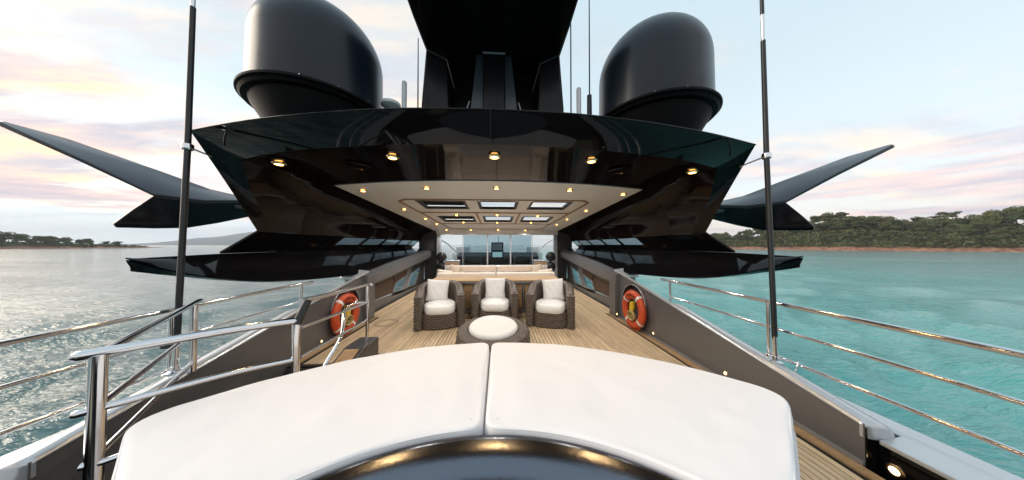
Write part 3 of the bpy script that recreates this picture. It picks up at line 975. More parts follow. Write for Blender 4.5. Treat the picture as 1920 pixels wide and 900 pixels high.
# roof skin
mb = MB()
def ztop(y): return zceil(y) + 0.045
XT = [-2.76] + XS[1:-1] + [2.76]
top_edge = [Vector((-p.x, p.y, p.z)) for p in outp[::-1]][:-1] + outp
mb.grid([[(p.x, p.y + (4.46 - p.y) * t, p.z + (ztop(4.46) - p.z) * t) for p in top_edge] for t in (0, 0.3, 0.6, 1)])
for j in range(4):
    for i in range(7):
        if (i, j) in holes: continue
        ya, yb = YS[j], YS[j + 1]
        mb.add([(XT[i], ya, ztop(ya)), (XT[i + 1], ya, ztop(ya)), (XT[i + 1], yb, ztop(yb)), (XT[i], yb, ztop(yb))], [(0, 1, 2, 3)])
H(mb, 'roof_skin', 'black', smooth=30)
for (i, j) in sorted(holes):
    x0, x1, y0, y1 = XS[i], XS[i + 1], YS[j], YS[j + 1]
    sk = MB()
    for (xa, ya), (xb, yb) in (((x0, y0), (x1, y0)), ((x1, y0), (x1, y1)), ((x1, y1), (x0, y1)), ((x0, y1), (x0, y0))):
        sk.add([(xa, ya, zceil(ya) - 0.012), (xb, yb, zceil(yb) - 0.012), (xb, yb, ztop(yb)), (xa, ya, ztop(ya))], [(0, 1, 2, 3)])
    s_ = H(sk, 'skylight', 'dark_in')
    fr = MB()
    for a, b in (((x0, y0), (x1, y0)), ((x1, y0), (x1, y1)), ((x1, y1), (x0, y1)), ((x0, y1), (x0, y0))):
        cx_, cy_ = (x0 + x1) / 2, (y0 + y1) / 2
        def ins(p, d): return (p[0] + d * (1 if p[0] < cx_ else -1), p[1] + d * (1 if p[1] < cy_ else -1))
        fa, fb = ins(a, 0.055), ins(b, 0.055)
        fr.add([(*a, zceil(a[1]) - 0.018), (*b, zceil(b[1]) - 0.018), (*fb, zceil(fb[1]) - 0.018), (*fa, zceil(fa[1]) - 0.018)], [(0, 1, 2, 3)])
        fr.add([(*fa, zceil(fa[1]) - 0.018), (*fb, zceil(fb[1]) - 0.018), (*fb, zceil(fb[1]) + 0.03), (*fa, zceil(fa[1]) + 0.03)], [(0, 1, 2, 3)])
    f_ = fr.build('frame', 'rubber'); f_.parent = s_
    g_ = MB().add([(x0 - .01, y0 - .01, ztop(y0) + 0.012), (x1 + .01, y0 - .01, ztop(y0) + 0.012), (x1 + .01, y1 + .01, ztop(y1) + 0.012), (x0 - .01, y1 + .01, ztop(y1) + 0.012)], [(0, 1, 2, 3)]).build('pane', 'glass')
    g_.parent = s_
# wooden ceiling battens
def batten(a, b, w=0.045):
    a = Vector((a[0], a[1], 0)); b = Vector((b[0], b[1], 0))
    d = (b - a).normalized(); s_ = Vector((-d.y, d.x, 0)) * w / 2
    q = [a - s_, b - s_, b + s_, a + s_]
    H(MB().prism([(p.x, p.y, zceil(p.y) - 0.030) for p in q], (0, 0, 0.016)), 'ceiling_batten', 'ceil_wood')
ob = [(-1.78, 4.52), (-1.62, 4.36), (1.66, 4.34), (1.80, 4.50), (1.62, 8.3), (1.45, 8.5), (-1.42, 8.5), (-1.60, 8.3)]
for a, b in zip(ob, ob[1:] + ob[:1]):
    batten(a, b)
batten((-1.73, 5.55), (1.75, 5.55)); batten((-1.66, 7.25), (1.68, 7.25))
batten((-0.46, 5.58), (-0.46, 7.22)); batten((0.57, 5.58), (0.57, 7.22))
H(MB().prism([(-1.3, 7.6, zceil(7.6) - 0.02), (1.3, 7.6, zceil(7.6) - 0.02), (1.25, 8.2, zceil(8.2) - 0.02), (-1.25, 8.2, zceil(8.2) - 0.02)], (0, 0, 0.007)), 'ceiling_hatch', 'ceiling')
H(MB().tube(top_edge, 0.006, 6), 'highlight_bead', 'black', smooth=60)  # thin bead added along the top edge to catch a sky highlight
# seam down the middle of the fascia
H(MB().tube([(0, 1.905, 2.60), (0, 1.975, 2.50), (0, 2.075, 2.388)], 0.003, 5), 'fascia_seam', 'dark_in')
# speakers flush in the underside
for sx in (-1, 1):
    for xx, yy in ((1.50, 2.72),):
        H(MB().lathe([(0.0, 0.0), (0.11, 0.0), (0.125, 0.004), (0.125, 0.012)], (sx * xx, yy, 2.372), 28), 'speaker', 'black_under', smooth=30)

# ---- downlights
BULB = {}
def downlight(x, y, z, r, label, group, tilt=0.0, mname='lamp', watts=11.0):
    t = thing('downlight', label, 'ceiling light', (x, y, z), group)
    MB().lathe([(r * 0.72, 0.004), (r * 0.78, -0.008), (r * 1.15, -0.006), (r * 1.25, 0.006), (r * 0.72, 0.006)], (0, 0, 0), 24, caps=False).build('bezel', 'brass', t, smooth=50)
    MB().lathe([(0.0, -0.014), (r * 0.5, -0.011), (r * 0.80, -0.004)], (0, 0, 0), 20).build('lens', mname, t, smooth=50)
    ld = BULB.get(watts)
    if ld is None:
        ld = bpy.data.lights.new('bulb', 'SPOT'); ld.energy = watts; ld.color = (1.0, 0.95, 0.88) if watts > 6 else (1.0, 0.62, 0.26)
        ld.spot_size = R(150); ld.spot_blend = 0.6; ld.shadow_soft_size = 0.035
        BULB[watts] = ld
    lo = bpy.data.objects.new('bulb', ld); COL.objects.link(lo); lo.parent = t; lo.location = (0, 0, -0.06)
    t.rotation_euler = (tilt, 0, 0)
    return t
for px, py in ((523, 304), (736, 293), (927, 292), (1109, 300), (1298, 320)):
    p = at(px, py, z=2.385)
    downlight(p.x, p.y, 2.372 if abs(p.x) < 2 else 2.365, 0.05, 'bright round downlight in the black gloss underside behind the fascia', 'downlights in the black underside', watts=5.0)
def on_ceiling(px, py):
    r = ray(px, py)
    k = (2.40 + 3.4 * 0.0621 - 0.012 - 1.5) / (r[2] + 0.0621 * r[1])
    return (CAM[0] + r[0] * k, r[1] * k)
for lst, lab, grp in (
    (((681, 357), (800, 352), (931, 352), (1068, 356), (1168, 364)), 'round brass downlight in the aft strip of the white ceiling', 'downlights along the aft edge of the ceiling'),
    (((758, 392), (798, 410), (819, 420)), 'round brass downlight on the port margin of the white ceiling', 'downlights on the port margin'),
    (((1099, 395), (1063, 411), (1044, 421)), 'round brass downlight on the starboard margin of the white ceiling', 'downlights on the starboard margin'),
    (((856, 403), (932, 403), (1008, 405), (867, 415), (932, 414), (997, 416)), 'round brass downlight beside the second row of skylights', 'downlights between skylights'),
    (((837, 431), (883, 431), (934, 431), (985, 432)), 'round brass downlight in the ceiling above the glass doors', 'downlights above the doors')):
    for px, py in lst:
        x, y = on_ceiling(px, py)
        # keep clear of the skylight openings
        for (i, j) in holes:
            if XS[i] - 0.06 < x < XS[i + 1] + 0.06 and YS[j] - 0.06 < y < YS[j + 1] + 0.06:
                y = YS[j] - 0.12 if y < (YS[j] + YS[j + 1]) / 2 else YS[j + 1] + 0.12
        downlight(x, y, zceil(y) - 0.020, 0.048, lab, grp, R(3.55))

# ================================================================== SIDE WINGS below the hardtop
def side_slab(sx, nm):
    root = thing('side_wing', {'port': 'glossy black side wing sweeping out over the port stairwell', 'starboard': 'glossy black side wing sweeping out over the starboard rail'}[nm], 'side wing', (sx * 3.1, 5.0, 1.2))
    # top surface: outer edge high, inner edge low; swept aft edge
    outer = [(3.24, 2.30, 1.375), (3.22, 3.0, 1.395), (3.22, 5.0, 1.40)]
    aft = smooth_path([(3.24, 2.30, 1.375), (2.98, 2.60, 1.19), (2.78, 3.18, 1.04), (2.60, 4.50, 0.955), (2.64, 5.0, 0.95)], 8)
    # rows across from the outer edge to the swept inner/aft edge
    n = 20
    a = resample(aft, n); b = resample([outer[0], outer[1], outer[2]], n)
    rows = [[Vector(p).lerp(q, t) + Vector((0, 0, 0.012 * math.sin(math.pi * t))) for t in (0, 0.2, 0.4, 0.6, 0.8, 1)] for p, q in zip(a, b)]
    rows += [[Vector((2.70, y, 0.98 + (y - 5) * 0.085)).lerp(Vector((3.22, y, 1.40)), t) for t in (0, 0.2, 0.4, 0.6, 0.8, 1)] for y in (6.0, 7.0, 8.0, 9.2)]
    mb = MB().grid([[(sx * p[0], p[1], p[2]) for p in r] for r in rows])
    adopt(mb.build('wing_top', 'black', smooth=50), root)
    # underside with thickness
    low = MB().grid([[(sx * p[0], p[1] + (0.03 if k else 0.0), p[2] - (0.03 + 0.10 * math.sin(math.pi * min(1, k / 5 + 0.0)))) if 0 < k < 5 else (sx * p[0], p[1], p[2] - 0.012) for k, p in enumerate(r)] for r in rows])
    adopt(low.build('wing_underside', 'black', smooth=50), root)
    # sloping upper panel up to the hardtop's lower edge, with a strip of windows
    ys = [3.10, 4.7, 5.6, 6.5, 7.5, 8.4, 9.2]
    def P(y, t):
        lo = Vector((3.22, 3.0 if y < 3.4 else y, 1.397)); hi = Vector((2.90, y, 1.66))
        return lo.lerp(hi, t)
    for k, (ya, yb) in enumerate(zip(ys, ys[1:])):
        if k == 0:
            q = [P(ya, 0), P(yb, 0), P(yb, 1), P(ya, 1)]
            adopt(MB().prism([(sx * p.x, p.y, p.z) for p in q], (sx * 0.01, 0, 0.02)).build('side_fin', 'black'), root)
        else:
            m_ = 0.09
            for t0, t1, nm_ in ((0, 0.34, 'window_sill'), (0.93, 1.0, 'window_head')):
                q = [P(ya, t0), P(yb, t0), P(yb, t1), P(ya, t1)]
                adopt(MB().prism([(sx * p.x, p.y, p.z) for p in q], (sx * 0.01, 0, 0.02)).build(nm_, 'black'), root)
            q = [P(ya, 0.34), P(ya + m_, 0.34), P(ya + m_, 0.93), P(ya, 0.93)]
            adopt(MB().prism([(sx * p.x, p.y, p.z) for p in q], (sx * 0.012, 0, 0.024)).build('window_post', 'black'), root)
            q = [P(ya + m_, 0.34), P(yb, 0.34), P(yb, 0.93), P(ya + m_, 0.93)]
            adopt(MB().prism([(sx * p.x, p.y, p.z) for p in q], (sx * 0.004, 0, 0.006)).build('window', 'smoke'), root)
for sx, nm in SIDES:
    side_slab(sx, nm)

# ================================================================== FISHTAIL FINS
def fin(sx, nm):
    root = thing('fishtail_fin', {'port': 'black forked fin with two swept blades outboard of the port pole', 'starboard': 'black forked fin with two swept blades outboard of the starboard pole'}[nm], 'fin', (sx * 3.0, 3.1, 1.9))
    def pt(px, py, Y):
        p = at(px, py, Y=Y); return Vector((-p.x, p.y, p.z))
    up_low = [pt(0, 232, 2.62), pt(150, 300, 2.80), pt(288, 366, 2.98), pt(385, 378, 3.12), pt(470, 378, 3.22)]
    up_top = [pt(2, 229, 2.66), pt(125, 262, 3.0), pt(290, 319, 3.22), pt(395, 357, 3.38), pt(470, 374, 3.48)]
    mb = MB().grid([up_low, [a.lerp(b, 0.5) + Vector((0, -0.02, -0.006)) for a, b in zip(up_low, up_top)], up_top])
    mb.v = [(sx * x, y, z) for x, y, z in mb.v]
    adopt(mb.build('upper_blade', 'wing', smooth=30, solid=0.04, bevel=0.01), root)
    lo_top = [pt(212, 420, 2.80), pt(250, 392, 2.90), pt(288, 367, 2.985), pt(385, 379, 3.125), pt(470, 379, 3.225)]
    lo_bot = [pt(216, 426, 2.84), pt(290, 428, 3.05), pt(350, 427, 3.2), pt(410, 417, 3.35), pt(480, 402, 3.5)]
    mb = MB().grid([lo_top, [a.lerp(b, 0.5) for a, b in zip(lo_top, lo_bot)], lo_bot])
    mb.v = [(sx * x, y, z) for x, y, z in mb.v]
    adopt(mb.build('lower_blade', 'mast', smooth=30, solid=0.04, bevel=0.01), root)
    rt = MB().tube([(sx * 2.84, 3.3, 1.98), (sx * 3.3, 3.24, 2.0)], [0.06, 0.03], 10)
    adopt(rt.build('root_fairing', 'wing', smooth=50), root)
for sx, nm in SIDES:
    fin(sx, nm)

# ================================================================== DOMES
def dome(sx, label):
    root = thing('satellite_dome', label, 'radome', (sx * 2.07, 2.98, 2.58))
    prof = [(0.645, 0.53), (0.645, 0.60), (0.64, 1.12)]
    for k in range(1, 15):
        a = k / 14 * math.pi / 2
        prof.append((0.64 * math.cos(a) if k < 14 else 0.0, 1.12 + 0.62 * math.sin(a)))
    MB().lathe(prof, (0, 0, 0), 64).build('dome_shell', 'dome', root, smooth=50)
    fl = MB().lathe([(0.60, 0.50), (0.69, 0.50), (0.705, 0.512), (0.705, 0.535), (0.69, 0.545), (0.60, 0.545)], (0, 0, 0), 64, caps=False)
    f_ = fl.build('flange', 'pedestal', root, smooth=40)
    MB().lathe([(0.60, 0.497), (0.685, 0.497), (0.665, 0.47), (0.60, 0.465)], (0, 0, 0), 64, caps=False).build('flange_lip', 'pedestal', root, smooth=40)
    MB().lathe([(0.36, -0.05), (0.40, 0.02), (0.50, 0.25), (0.60, 0.42), (0.625, 0.49), (0.0, 0.49)], (0, 0, 0), 48).build('pedestal', 'pedestal', root, smooth=40)
    bm_ = MB().lathe([(0.0, 0.0), (0.008, 0.0), (0.008, 0.008), (0.0, 0.011)], (0, 0, 0), 8).mesh('bolt', 'chrome', 40)
    for k in range(14):
        a = 2 * math.pi * (k + 0.3) / 14
        b = bpy.data.objects.new('bolt', bm_); COL.objects.link(b); b.parent = f_
        b.location = (0.675 * math.cos(a), 0.675 * math.sin(a), 0.545)
for sx, lab in ((-1, 'big dark satellite dome standing next to the small mushroom antenna'), (1, 'big dark satellite dome standing next to the thick-based whip antenna')):
    dome(sx, lab)

# ================================================================== MAST
ms = thing('mast_arch', 'tall black mast tower rising from the middle of the hardtop', 'mast', (0, 3.5, 2.58))
def Mst(mb, n, m, **k): return adopt(mb.build(n, m, None, **k), ms)
for sx in (-1, 1):
    Mst(MB().prism([(sx * 0.99, 3.30, 2.56), (sx * 1.0, 3.30, 3.45), (sx * 0.94, 3.30, 4.26), (sx * 0.66, 3.34, 4.26), (sx * 0.60, 3.34, 2.56)], (0, 0.65, 0)), 'pylon', 'mast', bevel=0.02)
    Mst(MB().prism([(sx * 0.155, 3.42, 2.56), (sx * 0.36, 3.42, 2.56), (sx * 0.345, 3.42, 3.4), (sx * 0.25, 3.42, 4.30), (sx * 0.155, 3.42, 4.30)], (sx * 0.02, 0.2, 0)), 'inner_panel', 'mast_blue', bevel=0.01)
    Mst(MB().tube([(sx * 0.62, 3.40, 2.75), (sx * 0.36, 3.46, 3.6)], 0.010, 6), 'brace', 'grey_frame')
    Mst(MB().tube([(sx * 0.66, 3.32, 4.10), (sx * 0.56, 3.36, 3.72)], 0.008, 6), 'brace', 'black_satin')
    Mst(MB().tube([(sx * 0.93, 3.29, 4.20), (sx * 0.66, 3.31, 4.08)], 0.008, 6), 'brace', 'black_satin')
Mst(MB().prism([(-0.15, 3.36, 2.56), (0.15, 3.36, 2.56), (0.15, 3.36, 4.30), (-0.15, 3.36, 4.30)], (0, 0.5, 0)), 'mast_column', 'mast', bevel=0.015)
Mst(MB().box(-0.96, 0.96, 3.80, 3.94, 2.56, 4.26), 'back_panel', 'mast')
Mst(MB().prism([(-0.96, 4.0, 4.25), (-0.98, 2.9, 4.27), (-0.98, 2.60, 4.285), (-0.75, 2.36, 4.30), (0.75, 2.36, 4.30), (0.98, 2.60, 4.285), (0.98, 2.9, 4.27), (0.96, 4.0, 4.25)], (0, 0, 0.34)), 'radar_platform', 'mast', bevel=0.03)
Mst(MB().tube([(-0.16, 3.35, 4.24), (0.16, 3.35, 4.24)], 0.016, 8), 'cross_tube', 'grey_frame', smooth=50)

# ---- antennas on the roof
def whip(p0, p1, r, label, base=None, mname='rubber'):
    t = thing('whip_antenna', label, 'antenna', p0)
    adopt(MB().tube([p0, Vector(p0).lerp(Vector(p1), 0.5), p1], [r, r * 0.85, r * 0.6], 8).build('rod', mname, smooth=60), t)
    b = base or (r * 2, 0.06)
    adopt(MB().lathe([(b[0], 0), (b[0], b[1] * 0.35), (b[0] * 0.75, b[1] * 0.45), (b[0] * 0.65, b[1]), (0, b[1])], p0, 14).build('base', 'black_satin', smooth=40), t)
whip((-0.94, 3.0, 2.59), (-0.945, 3.0, 4.1), 0.010, 'thin black whip antenna close beside the port edge of the mast tower')
whip((1.005, 3.0, 2.59), (1.01, 3.0, 5.4), 0.010, 'thin black whip antenna close beside the starboard edge of the mast tower')
whip((1.25, 3.0, 2.59), (1.26, 3.0, 5.6), 0.010, 'black whip antenna on a thick base next to the starboard white stub', (0.045, 0.86))
for (x, h, lab) in ((-1.11, 0.94, 'short white stub antenna beside the mushroom antenna'), (1.11, 0.94, 'short white stub antenna between two black whips')):
    t = thing('stub_antenna', lab, 'antenna', (x, 3.0, 2.59))
    adopt(MB().lathe([(0.030, 0), (0.030, h), (0.020, h + 0.015), (0, h + 0.015)], (x, 3.0, 2.59), 14).build('tube', 'white_plastic', smooth=40), t)
    adopt(MB().lathe([(0.05, 0), (0.05, 0.03), (0.034, 0.05)], (x, 3.0, 2.592), 14).build('foot', 'black_satin', smooth=40), t)
t = thing('mushroom_antenna', 'small white mushroom-shaped antenna beside the port dome', 'antenna', (-1.27, 3.0, 2.59))
adopt(MB().lathe([(0.015, 0), (0.015, 0.60)], (-1.27, 3.0, 2.59), 10).build('stem', 'white_plastic', smooth=40), t)
adopt(MB().lathe([(0.015, 0.59), (0.07, 0.60), (0.115, 0.635), (0.11, 0.67), (0.075, 0.69), (0.0, 0.695)], (-1.27, 3.0, 2.59), 24).build('cap', 'white_plastic', smooth=50), t)

# ================================================================== TALL POLES by the bulwarks
def pole(sx, label, box):
    yo = 0.0 if sx > 0 else 0.085
    b = Vector((sx * 2.66, 2.10 + yo, cap_z(2.1 + yo) + 0.002)); k = Vector((sx * 2.66, 2.14 + yo, 2.33)); tp = Vector((sx * 2.65, 2.16 + yo, 6.0))
    t = thing('antenna_pole', label, 'pole', b)
    adopt(MB().lathe([(0.055, 0), (0.055, 0.008), (0.03, 0.02), (0.026, 0.05)], b + Vector((0, 0, 0.005)), 18).build('foot', 'chrome', smooth=40), t)
    adopt(MB().tube([b + Vector((0, 0, 0.04)), b + Vector((0, 0.003, 0.24))], 0.021, 14).build('socket', 'chrome', smooth=50), t)
    z1, z2 = (3.50, 3.76) if sx > 0 else (3.62, 3.88)
    def on(z): return b.lerp(k, (z - b.z) / (k.z - b.z)) if z < k.z else k.lerp(tp, (z - k.z) / (tp.z - k.z))
    adopt(MB().tube([on(b.z + 0.22), on(1.4), on(2.36), on(z1)], [0.021, 0.021, 0.021, 0.019], 14).build('shaft', 'black_satin', smooth=50), t)
    adopt(MB().tube([on(z1), on(z2)], 0.015, 12).build('joint', 'chrome', smooth=50), t)
    adopt(MB().tube([on(z2), on(6.0)], [0.016, 0.010], 10).build('upper_rod', 'black_satin', smooth=50), t)
    br = MB().tube([on(2.36), (sx * 2.72, 2.45, 2.36)], 0.008, 8).build('bracket', 'chrome', smooth=50)
    adopt(br, t)
    adopt(MB().lathe([(0.033, 0), (0.036, 0.01), (0.036, 0.04), (0.033, 0.05)], on(2.335), 16).build('clamp', 'chrome', smooth=40), t)
    if box:
        c = on(0.66)
        adopt(MB().box(c.x - 0.10, c.x + 0.005, c.y - 0.03, c.y + 0.03, c.z - 0.035, c.z + 0.045).build('clip', 'black_satin', bevel=0.01), t)
    else:
        w = MB().tube(smooth_path([(sx * 2.69, 1.98, 0.375), (sx * 2.70, 1.97, 0.43), (sx * 2.72, 1.98, 0.47), (sx * 2.735, 2.0, 0.44)], 5), 0.006, 6)
        adopt(w.build('cable', 'chrome', smooth=60), t)
pole(-1, 'tall black antenna pole with a clip box, rising from the port bulwark cap', True)
pole(1, 'tall black antenna pole rising from the starboard bulwark cap', False)

# ================================================================== RAILS
def outer_rail(sx, nm):
    t = thing('guard_rail', {'port': 'polished steel three-bar guard rail along the port side deck', 'starboard': 'polished steel three-bar guard rail along the starboard side deck'}[nm], 'railing', (sx * 2.73, 2.0, 0.4))
    x = sx * 2.73
    for z, yf, r in ((0.94, 3.62, 0.020), (0.695, 3.56, 0.015), (0.435, 2.21, 0.015)):
        pts = [(x, -3.0, z), (x, 0, z), (x, 2, z), (x, yf, z)]
        if z > 0.9: pts = smooth_path(pts + [(x, yf + 0.06, z - 0.012)], 4)
        adopt(MB().tube(pts, r, 12).build('rail', 'chrome', smooth=50), t)
    for y, zb in ((3.55, 0.54), (2.21, 0.395), (-0.4, 0.21), (-1.9, 0.21)):
        p = adopt(MB().tube([(x, y, zb), (x, y, 0.93)], 0.019, 12).build('post', 'chrome', smooth=50), t)
        f = MB().lathe([(0.045, 0), (0.045, 0.01), (0.026, 0.03), (0.020, 0.04)], (x, y, zb), 14).build('post_foot', 'chrome', smooth=40)
        f.parent = p
for sx, nm in SIDES:
    outer_rail(sx, nm)

def stair_rail():
    t = thing('stair_rail', 'polished steel stair railing curving behind the sunpad beside the port stairwell', 'railing', (-1.9, 1.3, 0))
    A = Vector((-1.91, 1.30, 0)); Bp = Vector((-1.46, 1.90, 0)); C = Vector((-1.62, 3.18, 0)); G = Vector((-2.54, 2.20, 0))
    def add(pts, r, nm_='rail', n=6):
        adopt(MB().tube(smooth_path(pts, n), r, 12).build(nm_, 'chrome', smooth=50), t)
    def V(p, z): return Vector((p.x, p.y, z))
    adopt(MB().tube([V(A, 0.0), V(A, 0.955)], 0.028, 14).build('post', 'chrome', smooth=50), t)
    adopt(MB().tube([V(Bp, 0.0), V(Bp, 0.935)], 0.025, 14).build('post', 'chrome', smooth=50), t)
    adopt(MB().tube([V(C, 0.27), V(C, 0.985)], 0.019, 12).build('post', 'chrome', smooth=50), t)
    adopt(MB().tube([V(G, 0.42), V(G, 0.985)], 0.023, 12).build('post', 'chrome', smooth=50), t)
    for za, zb, r in ((0.965, 0.925, 0.024), (0.69, 0.635, 0.018)):
        m1 = A.lerp(Bp, 0.5) + Vector((0.0, 0.05, 0))
        add([V(A, za) + Vector((-0.035, -0.03, 0)), V(A, za), V(m1, (za + zb) / 2), V(Bp, zb)], r)
    add([V(A, 0.43) + Vector((-0.03, -0.02, 0)), V(A, 0.43) + Vector((0.06, 0.03, 0.0)), V(A, 0.45) + Vector((0.22, 0.16, 0.02))], 0.016)
    for za, zb, r in ((0.955, 1.0, 0.021), (0.70, 0.75, 0.015), (0.45, 0.50, 0.015)):
        add([V(A, za), V(A.lerp(G, 0.5), (za + zb) / 2), V(G, zb), V(G, zb) + Vector((-0.05, 0.08, 0.0))], r)
    # forward bays up to the coaming
    for zb, zc_, r in ((1.06, 0.985, 0.020), (0.86, 0.755, 0.014), (0.63, 0.53, 0.014)):
        add([V(Bp, zb) + Vector((0.0, 0.04, 0)), V(Bp.lerp(C, 0.5), (zb + zc_) / 2), V(C, zc_)], r)
    adopt(MB().lathe([(0.0, 0.0), (0.02, 0.0), (0.026, 0.02), (0.02, 0.04), (0, 0.045)], V(C, 0.965) + Vector((0.045, 0.0, 0)), 12).build('end_knob', 'chrome', smooth=50), t)
    h = MB().tube([V(Bp, 0.90) + Vector((0, 0.0, 0.0)), V(Bp, 1.07) + Vector((0.045, 0.05, 0))], [0.030, 0.026], 10)
    adopt(h.build('latch_handle', 'black_satin', smooth=40), t)
    # handrail dropping into the stairwell
    add([V(C, 0.76), V(C, 0.765) + Vector((-0.12, -0.10, 0)), V(C, 0.70) + Vector((-0.16, -0.2, 0)), at(640, 630, Y=2.75), at(612, 680, Y=2.55), at(596, 712, Y=2.43)], 0.018, 'handrail')
stair_rail()

# ================================================================== LIFE RINGS
def text_mesh(ch, size):
    cu = bpy.data.curves.new('glyph', 'FONT')
    cu.body = ch; cu.size = size; cu.align_x = 'CENTER'; cu.align_y = 'CENTER'; cu.extrude = 0.0015
    ob = bpy.data.objects.new('glyph', cu); COL.objects.link(ob)
    dg = bpy.context.evaluated_depsgraph_get()
    me = bpy.data.meshes.new_from_object(ob.evaluated_get(dg))
    bpy.data.objects.remove(ob); bpy.data.curves.remove(cu)
    vs = [Vector(v.co) for v in me.vertices]; fs = [tuple(p.vertices) for p in me.polygons]
    bpy.data.meshes.remove(me)
    return vs, fs
def life_ring(sx, label):
    c = Vector((sx * 2.475, 4.13, 0.345))
    t = thing('life_ring', label, 'life ring', c)
    # local frame: ring plane is y-z, facing the deck (-sx in x)
    R0, r0, fl = 0.262, 0.075, 0.72
    def tor(a0, a1, n, k):
        rows = []
        for i in range(n + 1):
            a = a0 + (a1 - a0) * i / n
            rows.append([((math.sin(b) * r0 * fl * k), (R0 + math.cos(b) * r0 * k) * math.cos(a), (R0 + math.cos(b) * r0 * k) * math.sin(a)) for b in [2 * math.pi * j / 16 for j in range(16)]])
        return rows
    MB().grid(tor(0, 2 * math.pi, 64, 1.0), True).build('float', 'orange', t, smooth=60)
    for k in range(4):
        a = R(38 + 90 * k)
        MB().grid(tor(a - 0.075, a + 0.075, 6, 1.03), True).build('band', 'band', t, smooth=60)
    mb = MB()
    word = "SILVER MAG"
    for i, ch in enumerate(word):
        if ch == ' ': continue
        a = R(90) + (len(word) - 1) / 2 * 0.118 - i * 0.118
        vs, fs = text_mesh(ch, 0.062)
        out = []
        for v in vs:
            rad = R0 + v.y; th = a - v.x / R0
            yy = rad * math.cos(th) ; zz = rad * math.sin(th)
            # reading direction: seen from the deck, looking towards +sx
            out.append((-sx * (r0 * fl * math.sqrt(max(0.05, 1 - (v.y / r0) ** 2)) + 0.002 + v.z), yy * (-sx), zz))
        mb.add(out, fs)
    mb.build('lettering', 'ink', t)
    rp = MB()
    pts = []
    for i in range(65):
        a = 2 * math.pi * i / 64
        k = 0.5 + 0.5 * math.cos(4 * (a - R(38)))
        rad = R0 + r0 * (1.04 + 0.10 * (1 - k))
        pts.append((-sx * 0.02 , rad * math.cos(a), rad * math.sin(a)))
    rp.tube(pts, 0.005, 5, False)
    rp.build('grab_line', 'orange', t, smooth=60)
    # yellow rescue light and coil of rope held inside the ring
    b = thing('rescue_light', 'yellow rescue light bag inside the life ring ' + label.split('bands ')[1], 'light', c + Vector((sx * 0.015, 0.0, 0.0)))
    MB().prism([(0, -0.035 * 1, 0.155), (0, 0.05, 0.13), (0, 0.075, 0.02), (0, 0.05, -0.06), (0, -0.02, -0.05), (0, -0.05, 0.04)], (-sx * 0.06, 0, 0)).build('bag', 'yellow', b, bevel=0.012)
    MB().tube([(-sx * 0.02, -0.06, 0.16), (-sx * 0.02, -0.05, 0.0), (-sx * 0.02, -0.02, -0.05)], 0.008, 6).build('strap', 'rubber', b)
    cr = thing('rope_coil', 'tan rope coil inside the life ring ' + label.split('bands ')[1], 'rope', c + Vector((sx * 0.01, 0.0, -0.10)))
    mb = MB()
    rr_ = random.Random(4)
    for k in range(9):
        r1 = rr_.uniform(0.035, 0.095); ph = rr_.uniform(0, 6); dy = rr_.uniform(-0.02, 0.02); dz = rr_.uniform(-0.02, 0.02)
        mb.tube([(-sx * (0.02 + 0.008 * k * 0.7) , dy + r1 * 1.15 * math.cos(ph + q * 0.5), dz + r1 * 0.85 * math.sin(ph + q * 0.5)) for q in range(14)], 0.010, 6)
    mb.build('coil', 'rope', cr, smooth=60)
life_ring(-1, 'orange life ring with white bands hung behind the stair rail')
life_ring(1, 'orange life ring with white bands hung in the starboard bulwark')

# ================================================================== SMALL COURTESY LIGHTS
def courtesy(p, normal, label, r=0.022):
    t = thing('courtesy_light', label, 'light', p, 'courtesy lights low on the side walls')
    t.rotation_euler = Vector(normal).to_track_quat('Z', 'Y').to_euler()
    MB().lathe([(r * 1.25, -0.004), (r * 1.25, 0.005), (r, 0.009), (r * 0.7, 0.006)], (0, 0, 0), 16).build('bezel', 'brass', t, smooth=50)
    MB().lathe([(r * 0.75, 0.005), (r * 0.4, 0.010), (0, 0.011)], (0, 0, 0), 14).build('lens', 'lamp_small', t, smooth=50)
for px, py in ((1157, 589), (1225, 625), (1360, 700)):
    p = at(px, py, X=2.545)
    if px == 1157: p = at(px, py, X=2.472)
    courtesy((2.549 if px != 1157 else 2.474, p.y, max(0.07, p.z)), (-1, 0, 0), 'small brass courtesy light low on the starboard bulwark wall')
for px, py in ((603, 640), (589, 680)):
    p = at(px, py, X=-2.545)
    courtesy((-2.549, p.y, p.z), (1, 0, 0), 'small brass courtesy light on the port bulwark wall in the stairwell')
courtesy((-1.518, 3.0, 0.10), (1, 0, 0), 'small brass courtesy light on the stair coaming')
p = at(1678, 883, X=2.638)
courtesy((2.638, p.y, p.z), (-1, 0, 0), 'large oval courtesy light in the black recess panel', 0.035)

